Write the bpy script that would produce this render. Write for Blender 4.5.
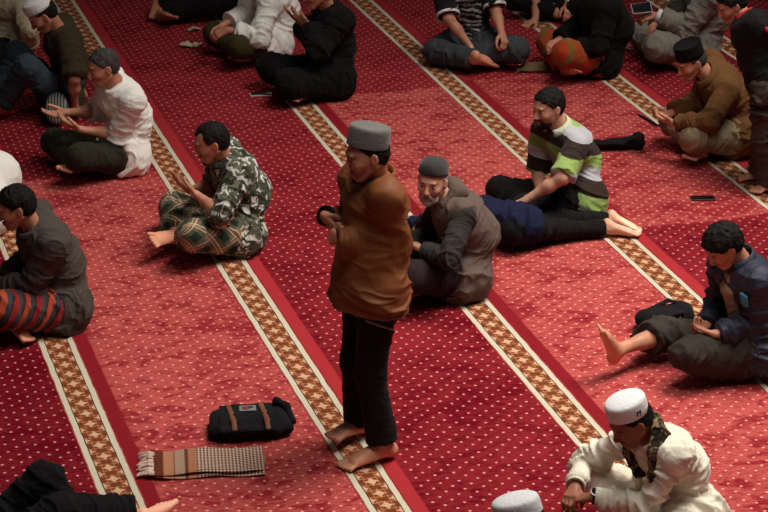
import bpy, math, random
import numpy as np
from mathutils import Vector, Matrix

for o in list(bpy.data.objects): bpy.data.objects.remove(o)
SC = bpy.context.scene
COL = SC.collection

# ------------------------------------------------------------------ camera, world, lamps, exposure
def look_matrix(loc, pitch, roll):
    cp, sp, c, s = math.cos(pitch), math.sin(pitch), math.cos(roll), math.sin(roll)
    f = Vector((0, cp, -sp)); u = Vector((0, sp, cp)); r = Vector((1, 0, 0))
    R = c*r + s*u; U = c*u - s*r
    m = Matrix((R, U, -f)).transposed().to_4x4(); m.translation = loc
    return m
cam_d = bpy.data.cameras.new('camera'); cam = bpy.data.objects.new('camera', cam_d); COL.objects.link(cam)
cam.matrix_world = look_matrix(Vector((0, 0, 5.107)), math.radians(21.887), math.radians(.358))
cam_d.sensor_width = 36; cam_d.lens = 2300/768*36; cam_d.clip_end = 200
SC.camera = cam
SC.view_settings.view_transform = 'Standard'; SC.view_settings.look = 'None'
SC.view_settings.gamma = 1; SC.view_settings.use_curve_mapping = False
SC.view_settings.exposure = -0.27
W = bpy.data.worlds.new('world'); SC.world = W; W.use_nodes = True
W.node_tree.nodes['Background'].inputs[0].default_value = (1.0, .92, .86, 1)
W.node_tree.nodes['Background'].inputs[1].default_value = .04
def area(name, loc, target, size, power, colr, spread=180):
    d = bpy.data.lights.new(name, 'AREA'); d.shape = 'DISK'; d.size = size; d.energy = power; d.color = colr
    d.spread = math.radians(spread)
    o = bpy.data.objects.new(name, d); COL.objects.link(o); o.location = loc
    o.rotation_euler = (Vector(target)-Vector(loc)).to_track_quat('-Z', 'Y').to_euler()
area('chandelier_lamp', (3.9, 12.2, 9.0), (1.3, 11.7, 0), 4.5, 305, (1.0, .95, .88), 80)
area('front_fill_light', (1.2, 8.4, 7.5), (.6, 9.8, 0), 3.0, 105, (1.0, .95, .9), 110)  # unseen fill light added from the camera side
area('rear_ceiling_lamp', (1.5, 19.5, 7.5), (1.2, 16.5, 0), 2.5, 22, (1.0, .9, .8), 110)

# ------------------------------------------------------------------ node helpers
def s2l(c):
    return tuple((v/12.92 if v <= .04045 else ((v+.055)/1.055)**2.4) for v in (x/255 for x in c))
class G:
    """short hand for building a node graph"""
    def __init__(s, name):
        s.m = bpy.data.materials.new(name); s.m.use_nodes = True; s.t = s.m.node_tree
        s.b = s.t.nodes['Principled BSDF']; s.out = s.t.nodes['Material Output']
    def n(s, t, **k):
        x = s.t.nodes.new(t)
        for a, v in k.items(): setattr(x, a, v)
        return x
    def put(s, sock, v):
        if hasattr(v, 'links'): s.t.links.new(v, sock)
        elif isinstance(v, (tuple, list)):
            sock.default_value = tuple(v)+((1,) if len(v) == 3 and sock.type == 'RGBA' else ())
        else: sock.default_value = v
    def f(s, op, a, b=0., c=0.):
        x = s.n('ShaderNodeMath', operation=op)
        s.put(x.inputs[0], a); s.put(x.inputs[1], b); s.put(x.inputs[2], c)
        return x.outputs[0]
    def step(s, a, lo, hi):
        x = s.n('ShaderNodeMapRange'); x.interpolation_type = 'SMOOTHSTEP'
        s.put(x.inputs[0], a); s.put(x.inputs[1], lo); s.put(x.inputs[2], hi)
        return x.outputs[0]
    def band(s, x, lo, hi, e=.001):
        return s.f('MULTIPLY', s.step(x, lo-e, lo+e), s.f('SUBTRACT', 1., s.step(x, hi-e, hi+e)))
    def mix(s, fac, a, b, mode='MIX'):
        x = s.n('ShaderNodeMix', data_type='RGBA', blend_type=mode)
        s.put(x.inputs[0], fac); s.put(x.inputs[6], a); s.put(x.inputs[7], b)
        return x.outputs[2]
    def attr(s, name): return s.n('ShaderNodeAttribute', attribute_name=name)
    def xyz(s, v):
        x = s.n('ShaderNodeSeparateXYZ'); s.put(x.inputs[0], v); return x.outputs
    def vec(s, a, b, c=0.):
        x = s.n('ShaderNodeCombineXYZ')
        for i, v in enumerate((a, b, c)): s.put(x.inputs[i], v)
        return x.outputs[0]
    def obj(s): return s.n('ShaderNodeTexCoord').outputs['Object']
    def noise(s, vec, scale, detail=2., rough=.5, dist=0.):
        x = s.n('ShaderNodeTexNoise'); s.put(x.inputs['Vector'], vec); s.put(x.inputs['Scale'], scale)
        s.put(x.inputs['Detail'], detail); s.put(x.inputs['Roughness'], rough); s.put(x.inputs['Distortion'], dist)
        return x.outputs[0]
    def bump(s, h, strength=.3, dist=.002):
        x = s.n('ShaderNodeBump'); s.put(x.inputs['Strength'], strength); s.put(x.inputs['Distance'], dist)
        s.put(x.inputs['Height'], h); s.t.links.new(x.outputs[0], s.b.inputs['Normal'])
    def fin(s, col, rough=.85, sheen=0., spec=.3):
        s.put(s.b.inputs['Base Color'], col); s.put(s.b.inputs['Roughness'], rough)
        s.put(s.b.inputs['Sheen Weight'], sheen); s.put(s.b.inputs['Specular IOR Level'], spec)
        return s.m

def cloth(name, rgb, rough=.9, var=.25, sheen=.02, spec=.12, weave=900., bump=.15):
    g = G(name); v = g.obj(); c = s2l(rgb)
    n = g.noise(v, 9., 3.)
    col = g.mix(n, tuple(x*(1-var) for x in c), tuple(min(1, x*(1+var)) for x in c))
    w = g.f('ADD', g.f('MULTIPLY', g.noise(v, weave*.5, 1.), .25), g.f('MULTIPLY', g.noise(v, 26., 3., .55, 1.6), 1.6))
    g.bump(w, .45, .006)
    return g.fin(col, rough, sheen, spec)
def leather(name, rgb):
    g = G(name); v = g.obj(); c = s2l(rgb)
    n = g.noise(v, 7., 4., .6)
    col = g.mix(n, tuple(x*.6 for x in c), tuple(x*1.3 for x in c))
    g.bump(g.noise(v, 160., 3.), .2, .001)
    return g.fin(col, .62, 0, .25)
def plain(name, rgb, rough=.5, metal=0., spec=.4):
    g = G(name); c = s2l(rgb)
    n = g.noise(g.obj(), 30., 2.)
    g.put(g.b.inputs['Metallic'], metal)
    return g.fin(g.mix(n, tuple(x*.88 for x in c), tuple(min(1, x*1.1) for x in c)), rough, 0, spec)
def skin(name, rgb):
    g = G(name); v = g.obj(); c = s2l(rgb)
    n = g.noise(v, 14., 3.)
    col = g.mix(n, tuple(x*.86 for x in c), tuple(x*1.1 for x in c))
    col = g.mix(1., col, g.attr('tone').outputs[0], 'MULTIPLY')
    g.bump(g.noise(v, 300., 2.), .1, .001)
    g.b.inputs['Subsurface Weight'].default_value = .06
    g.b.inputs['Subsurface Radius'].default_value = (.012, .005, .003)
    return g.fin(col, .5, 0, .35)
def hair_mat(name, rgb, grey=0.):
    g = G(name); v = g.obj(); c = s2l(rgb)
    n = g.noise(v, 120., 3., .7)
    col = g.mix(g.step(n, .50, .72) if grey else n, c, s2l((112, 108, 104)) if grey else tuple(x*1.6 for x in c))
    g.bump(g.noise(v, 260., 2.), .6, .003)
    return g.fin(col, .75, 0, .16)
def fabric_uv(g):
    return g.attr('fu').outputs['Fac'], g.attr('fv').outputs['Fac']
def camo(name):
    g = G(name); v = g.obj()
    a = g.step(g.noise(v, 13., 2., .5, .8), .50, .53); b = g.step(g.noise(v, 17., 2., .5, 1.2), .55, .58)
    c = g.step(g.noise(v, 19.7, 1., .5, .9), .57, .6)
    col = g.mix(a, s2l((92, 92, 74)), s2l((60, 64, 48)))
    col = g.mix(c, col, s2l((34, 36, 30))); col = g.mix(b, col, s2l((196, 192, 184)))
    g.bump(g.noise(v, 400., 1.), .15, .001)
    return g.fin(col, .85, .05, .2)
def plaid(name, base, dark, line, accent, su=.1):
    g = G(name); u, v = fabric_uv(g)
    u = g.f('ADD', g.f('MULTIPLY', g.f('ADD', u, v), .71), 3.); v = g.f('ADD', g.f('MULTIPLY', g.f('SUBTRACT', u, g.f('MULTIPLY', v, 1.42)), 1.), 5.)
    fu = g.f('FRACT', g.f('DIVIDE', u, su)); fv = g.f('FRACT', g.f('DIVIDE', v, su))
    du = g.band(fu, .1, .5, .01); dv = g.band(fv, .1, .5, .01)
    col = g.mix(g.f('MULTIPLY', g.f('ADD', du, dv), .5), s2l(base), s2l(dark))
    for x in (fu, fv):
        col = g.mix(g.f('MULTIPLY', g.band(x, .70, .76, .01), .75), col, s2l(line))
        col = g.mix(g.f('MULTIPLY', g.band(x, .86, .90, .01), .75), col, s2l(line))
        col = g.mix(g.f('MULTIPLY', g.band(x, .78, .83, .01), .6), col, s2l(accent))
    g.bump(g.noise(g.obj(), 500., 1.), .15, .001)
    return g.fin(col, .85, .05, .2)
def striped(name, cols, period, axis='fu', along=None):
    """bands of several colours; cols = [(start fraction, rgb)...]"""
    g = G(name); 
    if along is None: u = g.attr(axis).outputs['Fac']
    else:
        x = g.xyz(g.obj()); u = g.f('ADD', g.f('ADD', g.f('MULTIPLY', x[0], along[0]), g.f('MULTIPLY', x[1], along[1])), g.f('ADD', g.f('MULTIPLY', x[2], along[2]), along[3]))
    u = g.f('ADD', u, g.f('MULTIPLY', g.f('SUBTRACT', g.noise(g.obj(), 8., 1.), .5), .012))
    fr = g.f('FRACT', g.f('DIVIDE', u, period))
    col = s2l(cols[0][1])
    for st, c in cols[1:]:
        col = g.mix(g.step(fr, st-.012, st+.012), col, s2l(c))
    n = g.noise(g.obj(), 11., 2.)
    col = g.mix(g.f('MULTIPLY', n, .35), col, (.02, .02, .02))
    g.bump(g.noise(g.obj(), 450., 1.), .15, .001)
    return g.fin(col, .85, .05, .2)
def blotched(name, a, b, c, scale):
    g = G(name); v = g.obj()
    col = g.mix(g.step(g.noise(v, scale, 2., .5, 1.), .5, .55), s2l(a), s2l(b))
    col = g.mix(g.step(g.noise(v, scale*1.3, 2., .5, .6), .54, .6), col, s2l(c))
    g.bump(g.noise(v, 400., 1.), .15, .001)
    return g.fin(col, .9, .02, .12)
def batik(name, base, mark, sel=None, scale=14.):
    g = G(name); v = g.obj()
    n = g.n('ShaderNodeTexVoronoi'); n.feature = 'DISTANCE_TO_EDGE'; g.put(n.inputs['Vector'], v); n.inputs['Scale'].default_value = scale
    w = g.n('ShaderNodeTexWave'); w.wave_type = 'RINGS'; g.put(w.inputs['Vector'], v); w.inputs['Scale'].default_value = scale*.5; w.inputs['Distortion'].default_value = 7.
    m = g.step(g.f('ADD', g.f('MULTIPLY', w.outputs['Fac'], .35), g.noise(v, scale*1.4, 2., .6, 1.5)), .66, .72)
    if sel is not None:
        x = g.xyz(v); m = g.f('MULTIPLY', m, g.f('MULTIPLY', g.step(x[0], sel[0]-.02, sel[0]+.02), g.band(x[1], sel[1], sel[2], .01)))
    col = g.mix(m, s2l(base), s2l(mark))
    g.bump(g.noise(v, 450., 1.), .15, .001)
    return g.fin(col, .85, .05, .2)

# ------------------------------------------------------------------ linking and tagging
def link(name, me, parent=None, mat=None):
    o = bpy.data.objects.new(name, me); COL.objects.link(o)
    if parent is not None: o.parent = parent
    if mat is not None and me is not None: me.materials.append(mat)
    return o
def thing(name, label, cat, loc=(0, 0, 0), rz=0., group=None):
    o = link(name, None); o.location = loc; o.rotation_euler = (0, 0, rz); o.empty_display_size = .1
    return tag(o, label, cat, group)
def tag(o, label, cat, group=None):
    o['label'] = label; o['category'] = cat
    if group: o['group'] = group
    return o
def mesh_np(name, V, F, smooth=True):
    V = np.asarray(V, np.float32); F = np.asarray(F, np.int32)
    me = bpy.data.meshes.new(name)
    k = F.shape[1]
    me.vertices.add(len(V)); me.vertices.foreach_set('co', V.ravel())
    me.loops.add(F.size); me.loops.foreach_set('vertex_index', F.ravel())
    me.polygons.add(len(F)); me.polygons.foreach_set('loop_start', np.arange(0, F.size, k, dtype=np.int32))
    me.update(calc_edges=True)
    me.polygons.foreach_set('use_smooth', np.full(len(F), smooth, bool))
    return me

# ------------------------------------------------------------------ soft-blended volumes turned into one mesh (surface nets)
def nrm(v):
    v = np.asarray(v, float); return v/(np.linalg.norm(v)+1e-12)
def V3(*a): return np.array(a, float)
def perp(w, hint):
    s = np.asarray(hint, float) - w*np.dot(hint, w)
    if np.linalg.norm(s) < 1e-4:
        s = np.array([0, 1., 0]) - w*w[1]
        if np.linalg.norm(s) < 1e-3: s = np.array([1., 0, 0]) - w*w[0]
    return nrm(s)
def cap(A, B, r0, r1, k=.02, side=(0, 1, 0), f0=False, f1=False, c=None, sub=False):
    """tapered elliptic capsule from A to B; r = radius or (side radius, front radius)"""
    A = np.asarray(A, float); B = np.asarray(B, float); L = np.linalg.norm(B-A)
    w = (B-A)/L if L > 1e-6 else np.array([0, 0, 1.])
    s = perp(w, side); f = np.cross(w, s)
    t = lambda r: (r, r) if np.isscalar(r) else r
    return dict(A=A, L=L, w=w, s=s, f=f, r0=t(r0), r1=t(r1), k=k, f0=f0, f1=f1, c=c, sub=sub)
def ell(C, r, k=.02, R=None, sub=False):
    R = np.eye(3) if R is None else R
    return dict(A=np.asarray(C, float), L=0., w=R[:, 0], s=R[:, 1], f=R[:, 2], r0=(r[1], r[2]), r1=(r[1], r[2]), k=k, f0=False, f1=False, c=r[0], sub=sub)
def ev(p, X, Y, Z, full=False):
    dx, dy, dz = X-np.float32(p['A'][0]), Y-np.float32(p['A'][1]), Z-np.float32(p['A'][2])
    w, s, f = p['w'].astype(np.float32), p['s'].astype(np.float32), p['f'].astype(np.float32)
    e0 = dx*w[0]+dy*w[1]+dz*w[2]; u = dx*s[0]+dy*s[1]+dz*s[2]; v = dx*f[0]+dy*f[1]+dz*f[2]
    L = np.float32(p['L'])
    if L > 1e-6:
        t = np.clip(e0/L, 0, 1); e = e0-t*L
        a = p['r0'][0]+np.float32(p['r1'][0]-p['r0'][0])*t; b = p['r0'][1]+np.float32(p['r1'][1]-p['r0'][1])*t
        a = np.maximum(a, 1e-3); b = np.maximum(b, 1e-3)
        c = np.minimum(a, b) if p['c'] is None else np.float32(p['c'])
    else:
        e = e0; a, b = map(np.float32, p['r0']); c = np.float32(p['c']) if p['c'] is not None else min(a, b)
    if p['f0']: e = np.maximum(e, 0)
    if p['f1']: e = np.minimum(e, 0)
    uu, vv, ee = u/a, v/b, e/c
    k0 = np.sqrt(uu*uu+vv*vv+ee*ee); k1 = np.sqrt((uu/a)**2+(vv/b)**2+(ee/c)**2)+np.float32(1e-6)
    d = k0*(k0-1)/k1
    if p['f0']: d = np.maximum(d, -e0)
    if p['f1']: d = np.maximum(d, e0-L)
    if full: return d, e0, u, v
    return d
def smin(a, b, k):
    h = np.maximum(k-np.abs(a-b), 0)/k
    return np.minimum(a, b)-h*h*(k*.25)
def volume(prims, h, cuts=(), pad=.02):
    lo = np.array([1e9]*3); hi = -lo
    for p in prims:
        if p['sub']: continue
        R = max(max(p['r0']), max(p['r1']), p['c'] or 0)
        for q in (p['A'], p['A']+p['w']*p['L']):
            lo = np.minimum(lo, q-R); hi = np.maximum(hi, q+R)
    lo -= pad; hi += pad
    lo[2] = max(lo[2], -.012)
    n = np.ceil((hi-lo)/h).astype(int)+2
    ax = [(lo[i]+h*np.arange(n[i])).astype(np.float32) for i in range(3)]
    D = np.full(tuple(n), .3, np.float32)
    for p in prims:
        R = max(max(p['r0']), max(p['r1']), p['c'] or 0)+p['k']+2.5*h
        q0 = np.minimum(p['A'], p['A']+p['w']*p['L'])-R; q1 = np.maximum(p['A'], p['A']+p['w']*p['L'])+R
        i0 = np.clip(np.floor((q0-lo)/h).astype(int), 0, n); i1 = np.clip(np.ceil((q1-lo)/h).astype(int)+1, 0, n)
        if (i1 <= i0).any(): continue
        sl = tuple(slice(a, b) for a, b in zip(i0, i1))
        X = ax[0][sl[0]][:, None, None]; Y = ax[1][sl[1]][None, :, None]; Z = ax[2][sl[2]][None, None, :]
        d = ev(p, X, Y, Z)
        if p['sub']: D[sl] = -smin(-D[sl], d, p['k'])
        else: D[sl] = smin(D[sl], d, p['k'])
    X = ax[0][:, None, None]; Y = ax[1][None, :, None]; Z = ax[2][None, None, :]
    for (pt, nn) in cuts:
        D = np.maximum(D, ((X-np.float32(pt[0]))*np.float32(nn[0])+(Y-np.float32(pt[1]))*np.float32(nn[1])+(Z-np.float32(pt[2]))*np.float32(nn[2])))
    D = np.maximum(D, np.float32(.004)-Z)          # nothing sinks into the floor
    return D, lo
def nets(D, lo, h):
    S = D < 0
    c = S[:-1, :-1, :-1].astype(np.int8)
    offs = [(i, j, k) for i in (0, 1) for j in (0, 1) for k in (0, 1)]
    n = tuple(x-1 for x in D.shape)
    cnt = np.zeros(n, np.int8)
    for (i, j, k) in offs: cnt += S[i:i+n[0], j:j+n[1], k:k+n[2]]
    I = np.argwhere((cnt > 0) & (cnt < 8))
    val = np.stack([D[I[:, 0]+o[0], I[:, 1]+o[1], I[:, 2]+o[2]] for o in offs], 1)
    acc = np.zeros((len(I), 3)); num = np.zeros(len(I))
    for a in range(8):
        for b in range(a+1, 8):
            df = [offs[b][q]-offs[a][q] for q in range(3)]
            if sum(map(abs, df)) != 1: continue
            va, vb = val[:, a], val[:, b]
            m = (va < 0) != (vb < 0)
            t = va[m]/(va[m]-vb[m])
            acc[m] += np.array(offs[a])+t[:, None]*np.array(df); num[m] += 1
    V = lo+h*(I+acc/num[:, None])
    ids = np.full(n, -1, np.int32); ids[I[:, 0], I[:, 1], I[:, 2]] = np.arange(len(I))
    Q = []
    for ax in range(3):
        s0 = [slice(None)]*3; s1 = [slice(None)]*3
        s0[ax] = slice(0, -1); s1[ax] = slice(1, None)
        E = np.argwhere(S[tuple(s0)] != S[tuple(s1)])
        b, c2 = (ax+1) % 3, (ax+2) % 3
        E = E[(E[:, b] > 0) & (E[:, c2] > 0) & (E[:, b] < n[b]) & (E[:, c2] < n[c2]) & (E[:, ax] < n[ax])]
        fl = S[E[:, 0], E[:, 1], E[:, 2]]
        def g(db, dc):
            e = E.copy(); e[:, b] -= db; e[:, c2] -= dc
            return ids[e[:, 0], e[:, 1], e[:, 2]]
        q = np.stack([g(1, 1), g(0, 1), g(0, 0), g(1, 0)], 1)
        q[~fl] = q[~fl][:, ::-1]
        Q.append(q)
    Q = np.concatenate(Q)
    return V, Q[(Q >= 0).all(1)]
def normals(V, F):
    fn = np.cross(V[F[:, 2]]-V[F[:, 0]], V[F[:, 3]]-V[F[:, 1]])
    N = np.zeros_like(V)
    for i in range(4): 
        for a in range(3): N[:, a] += np.bincount(F[:, i], fn[:, a], len(V))
    return N/(np.linalg.norm(N, axis=1, keepdims=True)+1e-12)
_hr = np.random.RandomState(7).rand(4096).astype(np.float32)*2-1
def vnoise(p):
    i = np.floor(p).astype(np.int64); f = p-i; f = f*f*(3-2*f)
    def hsh(a, b, c): return _hr[((a*73856093) ^ (b*19349663) ^ (c*83492791)) & 4095]
    r = 0
    for dx in (0, 1):
        for dy in (0, 1):
            for dz in (0, 1):
                wgt = (f[:, 0] if dx else 1-f[:, 0])*(f[:, 1] if dy else 1-f[:, 1])*(f[:, 2] if dz else 1-f[:, 2])
                r = r+wgt*hsh(i[:, 0]+dx, i[:, 1]+dy, i[:, 2]+dz)
    return r
def fold(V, N, prims, amp, la=.05, lb=.16, seed=0, hot=()):
    """cloth creases: ridged noise, short along each limb and long around it; stronger near the hot points"""
    X, Y, Z = V.T.astype(np.float32)
    ds, ws = [], []
    use = [p for p in prims if not p['sub'] and p['L'] > .05]
    if not use: return V
    for p in use: ds.append(ev(p, X, Y, Z))
    ds = np.array(ds); wt = np.exp(-(ds-ds.min(0))/.02); wt /= wt.sum(0)
    disp = np.zeros(len(V))
    for i, p in enumerate(use):
        m = wt[i] > .02
        if not m.any(): continue
        d = V[m]-p['A']
        q = np.stack([d@p['w']/la+(d@p['s'])/lb*.9, d@p['s']/lb, d@p['f']/lb], 1)+seed*7.3+i*3.1
        q = q+.45*np.stack([vnoise(q*.7+31), vnoise(q*.7+57), vnoise(q*.7+83)], 1)
        r = (1-np.minimum(1, 2.6*np.abs(vnoise(q))))**1.3-.2; r2 = (1-np.minimum(1, 2.6*np.abs(vnoise(q*1.9+11))))**1.3-.2
        disp[m] += wt[i][m]*(r*1.25+r2*.55)
    gain = np.full(len(V), .8)
    for (pt, rad, g) in hot: gain += g*np.exp(-((V-pt)**2).sum(1)/rad**2)
    out = V+N*np.maximum(disp*gain*amp, -.004)[:, None]
    out[:, 2] = np.maximum(out[:, 2], .003)
    return out
def solid(name, prims, h, parent, mat, cuts=(), folds=0., la=.05, lb=.16, seed=0, hot=(), uv=False, post=None):
    D, lo = volume(prims, h, cuts)
    V, F = nets(D, lo, h)
    if folds or post:
        N = normals(V, F)
        if folds: V = fold(V, N, prims, folds, la, lb, seed, hot)
        if post: V = post(V, N)
    me = mesh_np(name, V, F)
    if uv:
        X, Y, Z = V.T.astype(np.float32)
        best = np.full(len(V), 9., np.float32); fu = np.zeros(len(V), np.float32); fv = np.zeros(len(V), np.float32)
        acc = 0.
        for p in prims:
            if p['sub'] or p['L'] < .05: continue
            d, e0, u, v = ev(p, X, Y, Z, True); m = d < best
            best[m] = d[m]; fu[m] = e0[m]; fv[m] = (np.arctan2(v, u)*(sum(p['r0'])/2))[m]
        for nm, a in (('fu', fu), ('fv', fv)):
            me.attributes.new(nm, 'FLOAT', 'POINT').data.foreach_set('value', a)
    return link(name, me, parent, mat)

# ------------------------------------------------------------------ people
def rotm(fwd, up=(0, 0, 1)):
    x = nrm(fwd); y = nrm(np.cross(up, x)); return np.stack([x, y, np.cross(x, y)], 1)
def lerp(a, b, t): return a+(b-a)*t
def ring(name, C, R, rx, ry, prof, parent, mat, a0=0., a1=2*math.pi, n=40, closed=None):
    """a profile of (radius offset, height, scale) swept about the z axis of frame R; profile closed on itself unless it ends on the axis"""
    full = abs(a1-a0-2*math.pi) < 1e-6
    m = n if full else n+1
    V = []
    for i in range(m):
        a = a0+(a1-a0)*i/n
        for (q, z) in prof: V.append(C+R@V3(math.cos(a)*rx*q, math.sin(a)*ry*q, z))
    k = len(prof); F = []
    cl = prof[-1][0] > 0 if closed is None else closed
    for i in range(n if full else m-1):
        j = (i+1) % m
        for p in range(k if cl else k-1):
            F.append((i*k+p, j*k+p, j*k+(p+1) % k, i*k+(p+1) % k))
    me = bpy.data.meshes.new(name)
    faces = list(F)
    if not full and cl: faces += [tuple(range(k-1, -1, -1)), tuple((m-1)*k+p for p in range(k))]
    me.from_pydata([tuple(v) for v in V], [], faces)
    import bmesh
    b = bmesh.new(); b.from_mesh(me); bmesh.ops.remove_doubles(b, verts=b.verts, dist=1e-5); bmesh.ops.recalc_face_normals(b, faces=b.faces); b.to_mesh(me); b.free()
    me.polygons.foreach_set('use_smooth', np.ones(len(me.polygons), bool))
    return link(name, me, parent, mat)

class Man:
    def __init__(s, key, label, look=(0, 15, 0), skin=None, h=.006, hands={}, soles={}, fat=0., bulk=None, group=None):
        d = POSES[key]; s.sc = bulk or d['sc']; s.h = h; s.fat = fat
        s.root = thing('person', label, 'person', (d['root'][0], d['root'][1], 0), math.radians(d['heading']), group)
        s.J = {k: np.array(v) for k, v in d['j'].items()}
        J = s.J
        yaw, pit, rol = [math.radians(a) for a in look]
        fw = V3(math.cos(yaw)*math.cos(pit), math.sin(yaw)*math.cos(pit), -math.sin(pit))
        R = rotm(fw); c, q = math.cos(rol), math.sin(rol); s.lookR = R
        s.HR = R @ np.array([[1, 0, 0], [0, c, -q], [0, q, c]]); s.HO = J['H']
        s.sS = nrm(J['LS']-J['RS']); s.sP = nrm(J['LP']-J['RP'])
        s.C = lerp(J['M'], J['N'], .62); s.up = nrm(J['N']-J['M'])
        s.fwd = nrm(np.cross(s.sS, s.up))
        s.hands = hands; s.soles = soles
        s.body = s.make_body(skin)
    def hp(s, *a): return s.HO+s.HR@(V3(*a)*s.hs)
    @property
    def hs(s): return .5+.5*s.sc
    def torso(s, o, k=.04):
        J, C, f, z = s.J, s.C, s.fat, s.sc
        return [cap(J['P'], J['M'], (.148*z+o+f, .100*z+o+f), (.138*z+o+f, .098*z+o+f), k, s.sP),
                cap(J['M'], C, (.138*z+o+f, .098*z+o+f), (.165*z+o, .106*z+o), k, s.sS),
                cap(C, J['N']-s.up*.01, (.165*z+o, .112*z+o), (.085*z+o, .058*z+o), k, s.sS, c=.035),
                cap(lerp(J['N'], J['LS'], .2)-s.up*.03, J['LS'], .048*z+o, .056*z+o, .05), cap(lerp(J['N'], J['RS'], .2)-s.up*.03, J['RS'], .048*z+o, .056*z+o, .05)]
    def arm(s, L, o, frac=2., k=.03, flare=0.):
        J, z = s.J, s.sc; S, E, Wr = J[L+'S'], J[L+'E'], J[L+'W']
        if frac <= 1: return [cap(S, lerp(S, E, frac), .053*z+o, .046*z+o+.008+flare, .018, f1=True)]
        fl = frac < 1.999 or flare >= 0
        return [cap(S, E, .053*z+o, .043*z+o, .018), cap(E, lerp(E, Wr, frac-1), .043*z+o, .031*z+o+flare, .014, f1=True)]
    def leg(s, L, o, frac=2., k=.045, flare=.0):
        J, z = s.J, s.sc; P, K, A = J[L+'P'], J[L+'K'], J[L+'A']
        o2 = [ell(P+V3(0, 0, .0), (.082*z+o if J['P'][2] > .5 else .088*z+o,)*3, k), cap(P, K, .088*z+o, .06*z+o, k)]
        if frac <= 1: o2[1] = cap(P, lerp(P, K, frac), .088*z+o, .066*z+o, k, f1=True); return o2
        o2.append(cap(K, lerp(K, A, frac-1), .057*z+o, .036*z+o+flare, k, f1=True)); return o2
    def make_body(s, mat):
        J, z = s.J, s.sc
        p = s.torso(0.)
        for L in 'LR':
            S, E, Wr = J[L+'S'], J[L+'E'], J[L+'W']
            p += [cap(S, E, .052*z, .04*z, .03), cap(E, lerp(E, Wr, .4), .04*z, .038*z, .03), cap(lerp(E, Wr, .4), Wr, (.038*z, .038*z), (.026*z, .022*z), .03)]
            P, K, A = J[L+'P'], J[L+'K'], J[L+'A']
            p += [ell(P, (.085*z,)*3, .04), cap(P, K, .085*z, .056*z, .04), cap(K, A, .05*z, .034*z, .03)]
            ax = nrm(A-K); bk = perp(ax, K-P) if False else nrm(np.cross(ax, np.cross(ax, P-K)))
            bk = bk if np.dot(bk, P-K) > 0 else -bk
            p += [cap(lerp(K, A, .15)+bk*.012*z, lerp(K, A, .5)+bk*.012*z, .048*z, .04*z, .03)]
        # neck and head
        R, H = s.HR, s.hp; k_ = s.hs
        nb = H(-.028, 0, -.045)
        p += [cap(J['N']-s.up*.02, nb, .058*k_, .054*k_, .03)]
        def E(c, r, k=.012, sub=False): return ell(H(*c), tuple(np.array(r)*k_), k*k_, R, sub)
        def Cp(a, b, r0, r1, k=.012): return cap(H(*a), H(*b), tuple(np.array(r0)*k_) if not np.isscalar(r0) else r0*k_, tuple(np.array(r1)*k_) if not np.isscalar(r1) else r1*k_, k*k_, R[:, 1])
        p += [E((-.012, 0, .028), (.094, .074, .080), .03), E((.03, 0, -.005), (.056, .062, .06), .03),
              Cp((.03, 0, -.02), (.048, 0, -.082), (.06, .05), (.036, .036), .025), E((.066, 0, -.098), (.022, .024, .018), .02),
              Cp((-.005, .055, -.045), (.05, .028, -.092), .018, .016, .02), Cp((-.005, -.055, -.045), (.05, -.028, -.092), .018, .016, .02),
              E((.056, .043, -.026), (.026, .02, .02), .02), E((.056, -.043, -.026), (.026, .02, .02), .02),
              Cp((.079, .03, .023), (.079, -.03, .023), .012, .012, .012),
              E((.098, .031, -.002), (.014, .017, .011), .012, True), E((.098, -.031, -.002), (.014, .017, .011), .012, True),
              E((.076, .031, -.002), (.013, .014, .0125), .004), E((.076, -.031, -.002), (.013, .014, .0125), .004),
              Cp((.082, 0, .012), (.106, 0, -.031), (.008, .010), (.012, .012), .010), E((.098, .012, -.036), (.011, .008, .008), .006), E((.098, -.012, -.036), (.011, .008, .008), .006),
              E((.088, 0, -.061), (.011, .024, .0065), .006), E((.086, 0, -.073), (.011, .02, .0075), .006),
              E((.096, 0, -.067), (.008, .018, .002), .003, True)]
        for sg in (1, -1):
            ear = R @ rotm((math.cos(.2), -.35*sg, .15))
            p += [ell(H(-.008, .078*sg, -.008), (.019*k_, .008*k_, .031*k_), .006, ear), ell(H(-.002, .087*sg, -.004), (.010*k_, .006*k_, .016*k_), .004, ear, True)]
        for L in 'LR': p += s.hand(L)+s.foot(L)
        s.nbase = nb
        D, lo = volume(p, s.h)
        V, F = nets(D, lo, s.h)
        me = mesh_np('body', V, F)
        # skin tone: lips, eyes, brows, palms and soles
        T = np.ones((len(V), 4), np.float32)
        q = ((V-s.HO)@R)/k_
        near = np.linalg.norm(q, axis=1) < .16
        x, y, zz = q.T; ay = np.abs(y)
        def blend(m, c):
            m = np.clip(m, 0, 1)*near
            T[:, :3] = T[:, :3]*(1-m[:, None])+np.array(c)*m[:, None]
        g = lambda v, c, w: np.exp(-((v-c)/w)**2)
        blend(.8*g(zz, -.066, .011)*g(y, 0, .022)*(x > .06), (.82, .5, .5))
        blend(1.2*g(zz, .021+.0*ay, .006)*g(ay, .033, .017)*(x > .05), (.10, .09, .09))
        blend(1.3*((ay-.031)**2/.0125**2+(zz+.003)**2/.0055**2 < 1)*(x > .05), (.9, .95, 1.0))
        blend(1.3*((ay-.031)**2/.006**2+(zz+.003)**2/.006**2 < 1)*(x > .05), (.05, .04, .04))
        blend(.9*g(zz, .005, .003)*g(ay, .031, .013)*(x > .05), (.12, .1, .1))
        blend(.35*(x > .03)*(zz < -.045)*(zz > -.12), (.6, .6, .62))
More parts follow.
